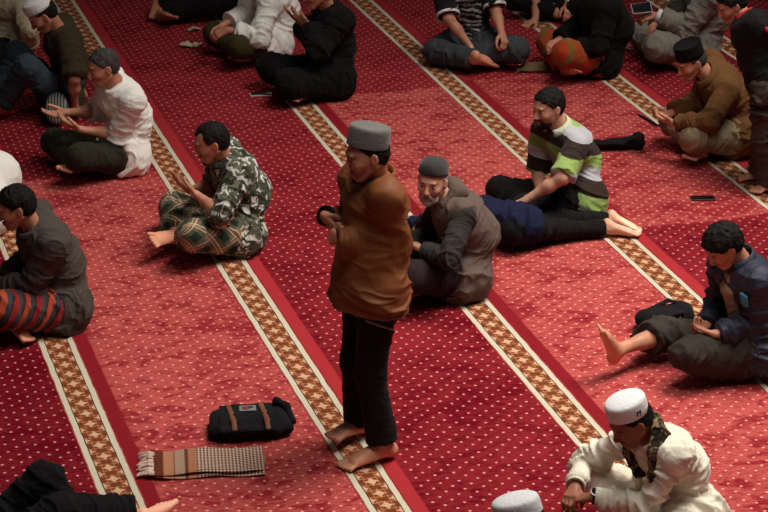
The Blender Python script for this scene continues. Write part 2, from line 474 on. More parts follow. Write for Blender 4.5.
        for L in 'LR':
            n = s._palm.get(L)
            if n is not None:
                m = np.clip(1-np.linalg.norm(V-J[L+'H'], axis=1)/.11, 0, 1) > 0
                pn = normals(V, F)@n
                T[m, :3] *= (1+.35*np.clip(pn[m], 0, 1))[:, None]
            m = np.linalg.norm(V-lerp(J[L+'A'], J[L+'T'], .5), axis=1) < .16*z
            pn = normals(V, F)@s._sole[L] if m.any() else None
            T[m, :3] *= (1.22+.30*np.clip(pn[m], 0, 1))[:, None]
        me.attributes.new('tone', 'FLOAT_COLOR', 'POINT').data.foreach_set('color', T.ravel())
        return link('body', me, s.root, mat)
    def hand(s, L):
        J, z = s.J, s.sc
        if not hasattr(s, '_palm'): s._palm = {}; s._sole = {}
        o = dict(n=(.25, 0, -1), curl=.55, spread=.10, thumb=1.); o.update(s.hands.get(L, {}))
        Wr = J[L+'W']; d = nrm(J[L+'H']-Wr); n = perp(d, o['n'])
        sd = np.cross(n, d) if L == 'L' else np.cross(d, n)
        s._palm[L] = n
        p = [cap(lerp(J[L+'E'], Wr, .9), Wr+d*.02*z, (.027*z, .02*z), (.028*z, .018*z), .012, sd)]
        for i, (lat, ln) in enumerate(((.027, (.042, .026, .020)), (.0095, (.046, .029, .021)), (-.0085, (.042, .027, .020)), (-.026, (.034, .021, .018)))):
            kn = Wr+d*(.088-.004*abs(i-1.2))*z+sd*lat*z
            p.append(cap(Wr+d*.012*z+sd*lat*.45*z, kn, .0145*z, .0115*z, .014))
            c = o['curl'] if np.isscalar(o['curl']) else o['curl'][i]
            dd = nrm(d+sd*(lat/.027)*o['spread']); th = 0; a = kn
            for q, (l, bend) in enumerate(zip(ln, (.9, 1.15, .7))):
                th += c*bend; b = a+(math.cos(th)*dd+math.sin(th)*n)*l*z
                p.append(cap(a, b, (.0098-.0008*q)*z, (.0092-.001*q)*z, .004 if q == 0 else .005)); a = b
        t = o['thumb']; a = Wr+d*.018*z+sd*.020*z+n*.006*z
        for (v, l, r0, r1) in ((d*.66+sd*.62*t+n*.32, .044, .015, .0122), (d*.88+sd*.28*t+n*.32, .033, .0118, .0104), (d*.95+sd*.02*t+n*.4, .027, .0104, .0085)):
            b = a+nrm(v)*l*z; p.append(cap(a, b, r0*z, r1*z, .008)); a = b
        return p
    def foot(s, L):
        J, z = s.J, s.sc; A, T = J[L+'A'], J[L+'T']; d = nrm(T-A)
        so = perp(d, s.soles.get(L, (0, 0, -1) if J['P'][2] > .5 else (-.35, 0, 1.)))
        s._sole[L] = so
        md = np.cross(so, d) if L == 'L' else np.cross(d, so)     # towards the big toe
        # keep the sole plane through the ball; the ankle sits above it
        base = A+so*.05*z
        ball = T+so*.012*z*0
        p = [cap(base-d*.035*z-so*.012*z, base-d*.02*z-so*.02*z, (.03*z, .032*z), (.03*z, .034*z), .02, md),
             cap(A-d*.012*z, base-d*.03*z-so*.01*z, .034*z, .03*z, .025),
             cap(base-d*.02*z-so*.016*z, ball-d*.02*z, (.033*z, .024*z), (.045*z, .021*z), .02, md),
             cap(A, lerp(A, T, .75)-so*.006*z, (.036*z, .038*z), (.034*z, .022*z), .025, md)]
        for lat, ln, r in ((.030, .052, .0155), (.0085, .052, .0112), (-.008, .047, .0106), (-.0235, .04, .0102), (-.038, .031, .010)):
            b = ball-d*.012*z+md*lat*z; p.append(cap(b, b+d*ln*z+md*lat*.2*z, r*.95*z, r*z, .004))
        return p
    # ---------------- hair and head wear
    def hair(s, mat, thick=.012, front=.012, nape=-.06, h=.006, rough=.004, top=True, seed=0, temple=0.):
        H, R, k = s.hp, s.HR, s.hs
        o = thick
        p = [ell(H(-.013, 0, .028), ((.094+o)*k, (.074+o)*k, (.080+o)*k), .01, R), ell(H(-.05, 0, -.02), ((.05+o*.6)*k, (.062+o*.4)*k, .055*k), .03, R)]
        n1 = nrm(R@V3(.75, 0, -.66)); n2 = nrm(R@V3(.15, 0, -1))
        cuts = [(H(front/.75, 0, 0), n1), (H(0, 0, nape), n2)]
        for sg in (1, -1): p.append(ell(H(.005, .085*sg, -.02), (.032*k, .026*k, .040*k), .008, R, True))
        if temple:
            for sg in (1, -1): p.append(ell(H(.075, .05*sg, .075), (.04*k, .03*k, .04*k), .01, R, True))
        def post(V, N):
            q = V*np.array([1, 1, .6]); r = vnoise(q*70+seed)+.6*vnoise(q*150+seed)
            return V+N*(r*rough)[:, None]
        return solid('hair', p, h, s.root, mat, cuts, post=post)
    def beard(s, mat, full=True, h=.005, o=.007):
        H, R, k = s.hp, s.HR, s.hs
        if full:
            p = [cap(H(-.004, .061, -.02), H(.045, .034, -.088), .012*k, .015*k, .015), cap(H(-.004, -.061, -.02), H(.045, -.034, -.088), .012*k, .015*k, .015),
                 ell(H(.062, 0, -.101), ((.024+o)*k, (.030+o)*k, (.022+o)*k), .02, R), cap(H(.045, .035, -.09), H(.064, 0, -.1), .02*k, .024*k, .015), cap(H(.045, -.035, -.09), H(.064, 0, -.1), .02*k, .024*k, .015),
                 cap(H(.094, .02, -.052), H(.097, .0, -.049), .0045*k, .005*k, .005), cap(H(.094, -.02, -.052), H(.097, 0, -.049), .0045*k, .005*k, .005),
                 cap(H(.094, .02, -.052), H(.075, .03, -.08), .006*k, .01*k, .008), cap(H(.094, -.02, -.052), H(.075, -.03, -.08), .006*k, .01*k, .008)]
        else:
            p = [ell(H(.072, 0, -.104), (.022*k, .023*k, .02*k), .01, R), cap(H(.05, .03, -.098), H(.066, 0, -.11), .012*k, .014*k, .01), cap(H(.05, -.03, -.098), H(.066, 0, -.11), .012*k, .014*k, .01)]
        def post(V, N): return V+N*((vnoise(V*160)*.003))[:, None]
        return solid('beard', p, h, s.root, mat, post=post)
    def cap_hat(s, mat, name='cap', kind='kopiah', tilt=-9, z0=.045, height=None, trim=None):
        a = math.radians(tilt); T = np.array([[math.cos(a), 0, math.sin(a)], [0, 1, 0], [-math.sin(a), 0, math.cos(a)]])
        R = s.HR@T; k = s.hs
        P = {'kopiah': [(.95, .004), (.97, 0), (1.0, .001), (1.012, .02), (1.0, .055), (.985, .066), (.95, .074), (.85, .080), (.5, .087), (0, .089)],
             'felt': [(.95, .004), (.97, 0), (1.0, .0), (1.01, .004), (1.005, .03), (.99, .07), (.975, .085), (.93, .094), (.84, .097), (.5, .102), (0, .103)],
             'knit': [(.96, .004), (.98, 0), (1.0, .001), (1.0, .02), (.975, .04), (.91, .058), (.78, .072), (.55, .083), (.28, .089), (0, .091)],
             'songkok': [(.95, .004), (.97, 0), (1.0, 0), (1.0, .03), (.99, .088), (.98, .094), (.95, .096), (.9, .088), (.5, .084), (0, .083)]}[kind]
        P = [(q, z*k) for q, z in P]
        C = s.hp(-.012, 0, z0)
        o = ring(name, C, R, .0995*k, .084*k, P, s.root, mat, n=48)
        if trim: ring('band', C, R, .1005*k, .085*k, [(1.0, .002), (1.008, .002), (1.012, .016), (1.004, .016)], o, trim, n=48)
        s.capf = (C, R, k); s.capo = o
        return o
    # ---------------- clothes
    def hot(s, g=1.3):
        J = s.J
        return [(J['LE'], .09, g), (J['RE'], .09, g), (lerp(J['LP'], J['LK'], .15), .16, g), (lerp(J['RP'], J['RK'], .15), .16, g), (J['LK'], .1, g*.8), (J['RK'], .1, g*.8), (J['M'], .12, g*.5), (J['LS']-s.up*.05, .08, g*.6), (J['RS']-s.up*.05, .08, g*.6)]
    def shirt(s, mat, name='shirt', off=.018, sleeves=(2., 2.), hem=.25, flare=0., h=.007, folds=.007, uv=False, seed=1, extra=(), cuts=(), k=.04, sit=True, loose=.0, under=.026, la=.06, lb=.17):
        J, z = s.J, s.sc
        p = s.torso(off+loose)+s.arm('L', off, sleeves[0], flare=flare)+s.arm('R', off, sleeves[1], flare=flare)
        if hem and sit:
            bk = J['P']-s.fwd*V3(1, 1, 0)*.008
            p += [ell(bk+V3(0, 0, .0), (.112*z+off, .184*z+off, .128*z+off), .05, np.stack([nrm(s.fwd*V3(1, 1, 0)), nrm(np.cross((0, 0, 1), nrm(s.fwd*V3(1, 1, 0)))), V3(0, 0, 1)], 1))]
            for L in 'LR': p += [cap(J[L+'P'], lerp(J[L+'P'], J[L+'K'], hem), max(.094*z+off, .090*z+under+.012), max(.085*z+off, .076*z+under+.012), .05, f1=True), ell(J[L+'P'], (.088*z+under+.013,)*3, .04)]
        p += list(extra)
        s.sh = solid(name, p, h, s.root, mat, cuts, folds, seed=seed, hot=s.hot(), uv=uv, la=la, lb=lb)
        return s.sh
    def trousers(s, mat, name='trousers', off=.014, legs=(1.93, 1.93), flare=.012, h=.0075, folds=.006, uv=False, seed=3, extra=(), waist=.35, cuts=()):
        J = s.J
        p = [cap(J['P'], lerp(J['P'], J['M'], waist), (.148*s.sc+off, .098*s.sc+off), (.14*s.sc+off, .096*s.sc+off), .04, s.sP)]
        p += s.leg('L', off, legs[0], flare=flare)+s.leg('R', off, legs[1], flare=flare)+list(extra)
        s.tr = solid(name, p, h, s.root, mat, cuts, folds, seed=seed, hot=s.hot(), uv=uv, la=.055, lb=.15)
        return s.tr
    def lap(s, r=.075, t=(1., .6, .3)):
        """cloth hanging between the legs"""
        J = s.J
        o = []
        for q in t:
            a = lerp(J['LP'], J['LK'], q); b = lerp(J['RP'], J['RK'], q)
            o.append(cap(a-V3(0, 0, .01), b-V3(0, 0, .01), r, r, .06))
        return o
    def collar(s, mat, parent=None, r=(.081, .086), height=.054, gap=50, fold=True, name='collar', drop=-.006, lean=.4):
        ax = nrm(lerp(s.up, nrm(s.nbase-s.J['N']), lean)); R = rotm(s.fwd if abs(np.dot(s.fwd, ax)) < .95 else s.HR[:, 0])
        x = perp(ax, s.fwd); R = np.stack([x, np.cross(ax, x), ax], 1)
        C = s.J['N']+ax*(.012-drop)+x*.012
        pr = [(.92, .0), (.90, height), (1.0, height+.004), (1.16, height*.25), (1.14, height*.1), (1.0, height*.7), (1.02, 0)] if fold else [(.95, -.01), (.93, height), (1.03, height), (1.10, -.01)]
        g = math.radians(gap)/2
        return ring(name, C, R, r[0]*s.hs, r[1]*s.hs, pr, parent or s.sh, mat, g, 2*math.pi-g, 36)
    def cuff(s, L, mat, parent=None, t=.93, r=.036, w=.03, name='cuff', flat=1.):
        J = s.J
        E, Wr = J[L+'E'], J[L+'W']; a = nrm(Wr-E); x = perp(a, (0, 0, 1)); R = np.stack([x, np.cross(a, x), a], 1)
        return ring(name, lerp(E, Wr, t), R, r, r*flat, [(.9, 0), (1.0, 0), (1.0, w), (.88, w)], parent or s.sh, mat, n=24)

# joints of every figure in metres: forward, left, up from the point under the pelvis
POSES = {
  'p01': dict(root=(-2.816, 16.458), heading=195, sc=1, j=dict(P=(0, 0, 0.13), M=(-0.005, -0.161, 0.321), N=(0.01, -0.056, 0.559), H=(0.089, -0.025, 0.729), LS=(-0.122, 0.041, 0.483), RS=(0.075, -0.222, 0.588), LE=(-0.146, 0.276, 0.337), RE=(0.097, -0.256, 0.311), LW=(-0.163, 0.109, 0.156), RW=(0.299, -0.136, 0.24), LH=(-0.162, 0.081, 0.068), RH=(0.368, -0.078, 0.24), LP=(-0.059, 0.056, 0.17), RP=(0.079, -0.033, 0.1), LK=(0.292, 0.258, 0.156), RK=(0.343, -0.335, 0.16), LA=(0.198, -0.102, 0.056), RA=(0.301, 0.04, 0.08), LT=(0.145, -0.279, 0.05), RT=(0.255, 0.216, 0.048))),
  'p02': dict(root=(-2.267, 15.385), heading=195, sc=1, j=dict(P=(0, 0, 0.11), M=(-0.079, -0.035, 0.345), N=(-0.001, -0.021, 0.593), H=(0.114, 0.043, 0.73), LS=(-0.042, 0.151, 0.558), RS=(-0.054, -0.193, 0.581), LE=(-0.05, 0.342, 0.353), RE=(-0.112, -0.265, 0.317), LW=(-0.057, 0.23, 0.136), RW=(-0.168, -0.327, 0.087), LH=(-0.053, 0.18, 0.062), RH=(-0.165, -0.262, 0.025), LP=(-0.007, 0.09, 0.116), RP=(0.022, -0.087, 0.1), LK=(0.252, 0.201, 0.407), RK=(0.28, -0.139, 0.407), LA=(0.434, 0.056, 0.101), RA=(0.464, -0.139, 0.069), LT=(0.598, 0.122, 0.045), RT=(0.644, -0.159, 0.03))),
  'p03': dict(root=(-1.709, 14.216), heading=200, sc=1, j=dict(P=(0, 0, 0.116), M=(-0.058, -0.011, 0.359), N=(0.049, 0.056, 0.587), H=(0.138, 0.108, 0.746), LS=(-0.023, 0.212, 0.532), RS=(0.034, -0.122, 0.604), LE=(0.06, 0.118, 0.283), RE=(0.102, -0.204, 0.345), LW=(0.298, 0.093, 0.335), RW=(0.337, -0.144, 0.381), LH=(0.374, 0.059, 0.377), RH=(0.422, -0.113, 0.386), LP=(-0.011, 0.09, 0.113), RP=(0.047, -0.079, 0.119), LK=(0.344, 0.26, 0.208), RK=(0.395, -0.285, 0.14), LA=(0.202, -0.063, 0.055), RA=(0.332, 0.091, 0.088), LT=(0.153, -0.242, 0.05), RT=(0.438, 0.236, 0.13))),
  'p04': dict(root=(-1.054, 17.927), heading=197, sc=1, j=dict(P=(0, 0, 0.114), M=(-0.082, 0, 0.351), N=(-0.068, 0, 0.61), H=(0.033, 0, 0.771), LS=(-0.035, 0.173, 0.572), RS=(-0.035, -0.173, 0.572), LE=(-0.014, 0.263, 0.308), RE=(-0.014, -0.263, 0.308), LW=(0.205, 0.177, 0.239), RW=(0.205, -0.177, 0.239), LH=(0.283, 0.159, 0.198), RH=(0.283, -0.159, 0.198), LP=(0.006, 0.09, 0.111), RP=(-0.003, -0.09, 0.108), LK=(0.407, 0.118, 0.156), RK=(0.397, -0.119, 0.162), LA=(0.776, 0.068, 0.055), RA=(0.764, -0.193, 0.073), LT=(0.738, 0.243, 0.102), RT=(0.814, -0.019, 0.037))),
  'p05': dict(root=(-0.869, 16.733), heading=200, sc=1, j=dict(P=(0, 0, 0.124), M=(-0.106, -0.045, 0.347), N=(0.028, 0.009, 0.563), H=(0.092, 0.014, 0.742), LS=(0.059, 0.156, 0.464), RS=(0.023, -0.171, 0.567), LE=(0.171, 0.288, 0.246), RE=(0.123, -0.206, 0.307), LW=(0.379, 0.163, 0.298), RW=(0.339, -0.1, 0.259), LH=(0.464, 0.144, 0.263), RH=(0.422, -0.094, 0.223), LP=(-0.016, 0.089, 0.13), RP=(-0.006, -0.087, 0.1), LK=(0.335, 0.279, 0.198), RK=(0.359, -0.255, 0.151), LA=(0.198, -0.055, 0.065), RA=(0.212, 0.088, 0.055), LT=(0.144, -0.231, 0.05), RT=(0.333, 0.223, 0.092))),
  'p06': dict(root=(-0.376, 15.848), heading=197, sc=1, j=dict(P=(0, 0, 0.132), M=(-0.028, -0.018, 0.379), N=(0.024, -0.004, 0.634), H=(0.13, 0.052, 0.782), LS=(-0.027, 0.165, 0.597), RS=(0.002, -0.18, 0.611), LE=(0.169, 0.227, 0.406), RE=(0.052, -0.234, 0.34), LW=(0.186, 0.022, 0.54), RW=(0.195, -0.13, 0.51), LH=(0.251, -0.011, 0.595), RH=(0.267, -0.132, 0.564), LP=(0.005, 0.091, 0.134), RP=(0.022, -0.088, 0.123), LK=(0.383, 0.232, 0.176), RK=(0.406, -0.208, 0.175), LA=(0.181, -0.073, 0.055), RA=(0.222, 0.109, 0.054), LT=(0.134, -0.252, 0.05), RT=(0.355, 0.236, 0.072))),
  'p07': dict(root=(-0.901, 12.813), heading=197, sc=1, j=dict(P=(0, 0, 0.122), M=(-0.113, -0.049, 0.34), N=(0.033, -0.025, 0.554), H=(0.133, 0.036, 0.703), LS=(-0.008, 0.145, 0.519), RS=(-0.011, -0.198, 0.559), LE=(0.139, 0.308, 0.347), RE=(0.056, -0.293, 0.305), LW=(0.23, 0.085, 0.396), RW=(0.233, -0.13, 0.349), LH=(0.28, 0.017, 0.426), RH=(0.294, -0.095, 0.405), LP=(-0.033, 0.085, 0.119), RP=(0.003, -0.088, 0.1), LK=(0.312, 0.272, 0.218), RK=(0.277, -0.377, 0.167), LA=(0.214, -0.072, 0.075), RA=(0.359, -0.005, 0.112), LT=(0.163, -0.249, 0.052), RT=(0.496, 0.111, 0.156))),
  'p08': dict(root=(-0.072, 10.108), heading=198, sc=1.03, j=dict(P=(0, 0, 0.884), M=(-0.021, -0.013, 1.143), N=(-0.053, -0.037, 1.407), H=(0.023, 0.036, 1.571), LS=(-0.04, 0.146, 1.392), RS=(-0, -0.207, 1.364), LE=(-0.103, 0.094, 1.118), RE=(-0.038, -0.293, 1.092), LW=(0.142, 0.069, 1.164), RW=(0.162, -0.185, 1.201), LH=(0.185, -0.014, 1.161), RH=(0.131, -0.116, 1.145), LP=(-0.025, 0.09, 0.885), RP=(-0.01, -0.093, 0.875), LK=(0.01, 0.062, 0.47), RK=(0.031, -0.108, 0.457), LA=(-0.048, 0.089, 0.079), RA=(-0.019, -0.206, 0.076), LT=(0.132, 0.124, 0.025), RT=(0.134, -0.096, 0.075))),
  'p09': dict(root=(0.426, 12.168), heading=205, sc=1, j=dict(P=(0, 0, 0.124), M=(-0.088, 0.007, 0.358), N=(0.076, -0.008, 0.559), H=(0.186, 0.02, 0.712), LS=(0.063, 0.17, 0.537), RS=(-0.004, -0.168, 0.567), LE=(0.22, 0.318, 0.36), RE=(0.088, -0.231, 0.309), LW=(0.259, 0.079, 0.327), RW=(0.291, -0.113, 0.24), LH=(0.29, -0.004, 0.345), RH=(0.359, -0.054, 0.24), LP=(0.037, 0.083, 0.131), RP=(-0.061, -0.064, 0.1), LK=(0.412, 0.196, 0.234), RK=(0.245, -0.328, 0.121), LA=(0.193, -0.069, 0.061), RA=(0.304, 0.051, 0.089), LT=(0.14, -0.246, 0.05), RT=(0.447, 0.157, 0.141))),
  'p10': dict(root=(1.179, 13.388), heading=200, sc=1, j=dict(P=(0, 0, 0.117), M=(-0.06, -0.106, 0.337), N=(0.073, -0.073, 0.56), H=(0.174, -0.054, 0.72), LS=(0.041, 0.096, 0.507), RS=(0.12, -0.24, 0.512), LE=(0.212, 0.275, 0.378), RE=(0.136, -0.255, 0.233), LW=(0.387, 0.178, 0.232), RW=(0.221, -0.033, 0.174), LH=(0.455, 0.143, 0.183), RH=(0.283, 0.02, 0.135), LP=(-0.044, 0.076, 0.138), RP=(0.06, -0.065, 0.1), LK=(0.359, 0.05, 0.109), RK=(0.359, -0.337, 0.104), LA=(0.037, -0.151, 0.055), RA=(0.294, 0.042, 0.082), LT=(0.164, -0.285, 0.049), RT=(0.249, 0.218, 0.048))),
  'p11': dict(root=(0.799, 12.851), heading=197, sc=0.86, j=dict(P=(0, 0, 0.139), M=(0.164, -0.131, 0.196), N=(0.383, -0.113, 0.153), H=(0.543, -0.106, 0.119), LS=(0.351, 0.027, 0.208), RS=(0.365, -0.266, 0.158), LE=(0.469, 0.175, 0.06), RE=(0.548, -0.387, 0.06), LW=(0.287, 0.103, 0.14), RW=(0.36, -0.294, 0.044), LH=(0.219, 0.071, 0.122), RH=(0.286, -0.274, 0.033), LP=(0.05, 0.063, 0.145), RP=(-0.032, -0.059, 0.1), LK=(-0.282, -0.015, 0.088), RK=(-0.358, -0.177, 0.085), LA=(-0.608, -0.028, 0.053), RA=(-0.683, -0.152, 0.054), LT=(-0.753, 0.028, 0.025), RT=(-0.794, -0.042, 0.024))),
  'p12': dict(root=(0.649, 16.795), heading=263, sc=1, j=dict(P=(0, 0, 0.129), M=(0.005, 0.001, 0.379), N=(0.075, -0.043, 0.625), H=(0.167, -0.02, 0.79), LS=(-0.008, 0.116, 0.64), RS=(0.069, -0.211, 0.559), LE=(0.138, 0.189, 0.413), RE=(0.26, -0.147, 0.364), LW=(0.34, 0.255, 0.292), RW=(0.326, 0.014, 0.186), LH=(0.402, 0.289, 0.237), RH=(0.35, 0.077, 0.121), LP=(0.067, 0.061, 0.123), RP=(-0.081, -0.041, 0.127), LK=(0.327, 0.368, 0.163), RK=(0.271, -0.239, 0.106), LA=(0.285, -0.008, 0.091), RA=(0.492, 0.073, 0.13), LT=(0.184, -0.147, 0.025), RT=(0.36, 0.19, 0.073))),
  'p13': dict(root=(1.588, 16.407), heading=197, sc=1, j=dict(P=(0, 0, 0.115), M=(-0.082, 0.02, 0.35), N=(0.059, 0.023, 0.569), H=(0.094, 0.02, 0.755), LS=(0.029, 0.198, 0.543), RS=(-0.003, -0.145, 0.568), LE=(0.125, 0.282, 0.294), RE=(0.084, -0.217, 0.312), LW=(0.301, 0.126, 0.226), RW=(0.287, -0.1, 0.24), LH=(0.369, 0.069, 0.243), RH=(0.355, -0.042, 0.24), LP=(0.019, 0.089, 0.11), RP=(-0.049, -0.075, 0.1), LK=(0.363, 0.251, 0.251), RK=(0.28, -0.299, 0.174), LA=(0.196, -0.047, 0.072), RA=(0.286, 0.068, 0.059), LT=(0.139, -0.222, 0.051), RT=(0.291, 0.245, 0.114))),
  'p14': dict(root=(2.34, 16.689), heading=200, sc=1, j=dict(P=(0, 0, 0.146), M=(-0.108, 0.027, 0.37), N=(-0.01, 0.029, 0.61), H=(0.078, 0.015, 0.778), LS=(0.012, 0.2, 0.561), RS=(0.008, -0.145, 0.565), LE=(0.156, 0.152, 0.327), RE=(0.082, -0.214, 0.304), LW=(0.354, 0.027, 0.404), RW=(0.309, -0.127, 0.273), LH=(0.436, -0.01, 0.386), RH=(0.361, -0.079, 0.218), LP=(0.024, 0.088, 0.142), RP=(-0.042, -0.079, 0.13), LK=(0.413, 0.179, 0.209), RK=(0.3, -0.295, 0.157), LA=(0.157, -0.064, 0.055), RA=(0.267, 0.081, 0.078), LT=(0.111, -0.243, 0.05), RT=(0.218, 0.256, 0.046))),
  'p15': dict(root=(2.35, 14.629), heading=200, sc=1, j=dict(P=(0, 0, 0.12), M=(-0.013, -0.06, 0.365), N=(0.186, -0.037, 0.534), H=(0.334, -0.059, 0.65), LS=(0.151, 0.135, 0.487), RS=(0.109, -0.192, 0.586), LE=(0.346, 0.25, 0.324), RE=(0.169, -0.222, 0.314), LW=(0.486, 0.054, 0.276), RW=(0.404, -0.19, 0.253), LH=(0.548, -0.012, 0.281), RH=(0.49, -0.164, 0.249), LP=(0.022, 0.085, 0.14), RP=(-0.018, -0.086, 0.099), LK=(0.407, 0.192, 0.206), RK=(0.327, -0.285, 0.17), LA=(0.182, -0.081, 0.055), RA=(0.282, 0.08, 0.055), LT=(0.139, -0.261, 0.05), RT=(0.425, 0.194, 0.077))),
  'p16': dict(root=(2.463, 13.874), heading=197, sc=0.84, j=dict(P=(0, 0, 0.692), M=(0.057, -0.089, 0.886), N=(0.12, -0.176, 1.09), H=(0.226, -0.247, 1.188), LS=(0.136, -0.026, 1.103), RS=(0.04, -0.286, 1.022), LE=(-0.043, 0.083, 0.997), RE=(-0.123, -0.294, 0.852), LW=(0.091, -0.003, 0.867), RW=(0.055, -0.196, 0.884), LH=(0.111, -0.074, 0.883), RH=(0.099, -0.134, 0.882), LP=(0.061, 0.044, 0.702), RP=(-0.051, -0.056, 0.69), LK=(0.047, 0.032, 0.362), RK=(-0.06, -0.192, 0.378), LA=(-0.058, -0.023, 0.061), RA=(-0.082, -0.186, 0.055), LT=(0.084, 0.028, 0.025), RT=(0.068, -0.213, 0.025))),
  'p17': dict(root=(1.932, 11.108), heading=197, sc=0.95, j=dict(P=(0, 0, 0.14), M=(-0.032, -0.029, 0.374), N=(0.05, -0.026, 0.608), H=(0.183, -0.011, 0.73), LS=(0.041, 0.141, 0.57), RS=(0.087, -0.185, 0.56), LE=(0.015, 0.105, 0.309), RE=(0.058, -0.25, 0.304), LW=(0.247, 0.106, 0.288), RW=(0.215, -0.088, 0.248), LH=(0.287, 0.032, 0.273), RH=(0.291, -0.048, 0.252), LP=(0.014, 0.086, 0.149), RP=(0.039, -0.08, 0.132), LK=(0.396, 0.106, 0.193), RK=(0.366, -0.285, 0.143), LA=(0.062, 0.055, 0.055), RA=(0.698, -0.132, 0.149), LT=(-0.085, 0.152, 0.049), RT=(0.799, -0.09, 0.285))),
  'p18': dict(root=(1.395, 9.311), heading=200, sc=0.95, j=dict(P=(0, 0, 0.11), M=(0.045, -0.029, 0.342), N=(0.211, -0.005, 0.517), H=(0.332, 0.031, 0.646), LS=(0.172, 0.158, 0.495), RS=(0.267, -0.152, 0.445), LE=(0.26, 0.098, 0.251), RE=(0.372, -0.33, 0.277), LW=(0.47, -0.003, 0.273), RW=(0.505, -0.14, 0.267), LH=(0.533, -0.057, 0.252), RH=(0.562, -0.078, 0.251), LP=(-0.022, 0.082, 0.121), RP=(-0.005, -0.086, 0.099), LK=(0.311, 0.274, 0.142), RK=(0.31, -0.288, 0.191), LA=(0.181, -0.058, 0.06), RA=(0.275, 0.058, 0.078), LT=(0.131, -0.226, 0.048), RT=(0.233, 0.226, 0.046))),
  'p19': dict(root=(0.563, 7.737), heading=95, sc=1, j=dict(P=(0, 0, 0.139), M=(-0.015, 0.002, 0.389), N=(0.066, 0.003, 0.637), H=(0.153, 0.011, 0.807), LS=(0.086, 0.176, 0.591), RS=(0.086, -0.17, 0.592), LE=(0.11, 0.236, 0.318), RE=(0.11, -0.234, 0.321), LW=(0.311, 0.12, 0.24), RW=(0.311, -0.119, 0.24), LH=(0.38, 0.062, 0.24), RH=(0.38, -0.061, 0.24), LP=(-0.012, 0.089, 0.134), RP=(-0.001, -0.09, 0.135), LK=(0.345, 0.278, 0.15), RK=(0.339, -0.309, 0.157), LA=(0.213, -0.073, 0.062), RA=(0.315, 0.067, 0.078), LT=(0.161, -0.25, 0.05), RT=(0.265, 0.242, 0.046))),
  'p20': dict(root=(-1.779, 11.703), heading=200, sc=1, j=dict(P=(0, 0, 0.119), M=(0.001, -0.004, 0.369), N=(0.14, 0.037, 0.585), H=(0.243, 0.076, 0.74), LS=(0.08, 0.204, 0.547), RS=(0.094, -0.137, 0.603), LE=(0.185, 0.132, 0.3), RE=(0.106, -0.225, 0.337), LW=(0.345, -0.036, 0.223), RW=(0.305, -0.119, 0.241), LH=(0.372, 0.049, 0.238), RH=(0.374, -0.061, 0.24), LP=(0.001, 0.09, 0.116), RP=(-0.007, -0.09, 0.113), LK=(0.364, 0.238, 0.218), RK=(0.331, -0.308, 0.158), LA=(0.207, -0.076, 0.06), RA=(0.311, 0.068, 0.078), LT=(0.155, -0.253, 0.05), RT=(0.259, 0.243, 0.046))),
  'p21': dict(root=(-2.447, 13.068), heading=197, sc=1, j=dict(P=(0, 0, 0.126), M=(-0.121, -0.078, 0.33), N=(0.058, 0.097, 0.401), H=(0.084, 0.047, 0.584), LS=(-0.057, 0.198, 0.304), RS=(0.077, -0.03, 0.528), LE=(0.2, 0.31, 0.311), RE=(0.102, -0.218, 0.322), LW=(0.31, 0.107, 0.23), RW=(0.308, -0.116, 0.239), LH=(0.385, 0.057, 0.241), RH=(0.376, -0.057, 0.24), LP=(-0.022, 0.086, 0.14), RP=(0.02, -0.084, 0.1), LK=(0.333, 0.28, 0.15), RK=(0.351, -0.309, 0.16), LA=(0.208, -0.073, 0.061), RA=(0.309, 0.065, 0.079), LT=(0.156, -0.25, 0.05), RT=(0.262, 0.241, 0.047))),
  'p22': dict(root=(-1.762, 8.827), heading=25, sc=1, j=dict(P=(0, 0, 0.144), M=(-0.132, 0.001, 0.356), N=(-0.127, 0.002, 0.616), H=(-0.017, 0.003, 0.771), LS=(-0.092, 0.175, 0.579), RS=(-0.092, -0.17, 0.58), LE=(-0.153, 0.259, 0.319), RE=(-0.152, -0.253, 0.319), LW=(-0.209, 0.32, 0.088), RW=(-0.212, -0.313, 0.09), LH=(-0.206, 0.256, 0.025), RH=(-0.203, -0.251, 0.025), LP=(0.017, 0.088, 0.149), RP=(-0.003, -0.09, 0.137), LK=(0.33, 0.053, 0.405), RK=(0.342, -0.145, 0.342), LA=(0.465, -0.033, 0.055), RA=(0.711, -0.206, 0.249), LT=(0.575, 0.115, 0.035), RT=(0.838, -0.073, 0.235))),
  'p23': dict(root=(1.417, 18.051), heading=250, sc=1, j=dict(P=(0, 0, 0.113), M=(-0.067, 0.014, 0.353), N=(0.084, -0.012, 0.563), H=(0.115, -0.001, 0.75), LS=(0.046, 0.164, 0.568), RS=(0.14, -0.15, 0.459), LE=(0.128, 0.223, 0.306), RE=(0.273, -0.137, 0.213), LW=(0.312, 0.147, 0.163), RW=(0.441, -0.076, 0.043), LH=(0.381, 0.174, 0.112), RH=(0.518, -0.121, 0.023), LP=(-0.01, 0.089, 0.1), RP=(-0.001, -0.09, 0.113), LK=(0.345, 0.278, 0.152), RK=(0.337, -0.308, 0.158), LA=(0.212, -0.073, 0.062), RA=(0.314, 0.067, 0.078), LT=(0.159, -0.249, 0.05), RT=(0.263, 0.242, 0.046))),
}
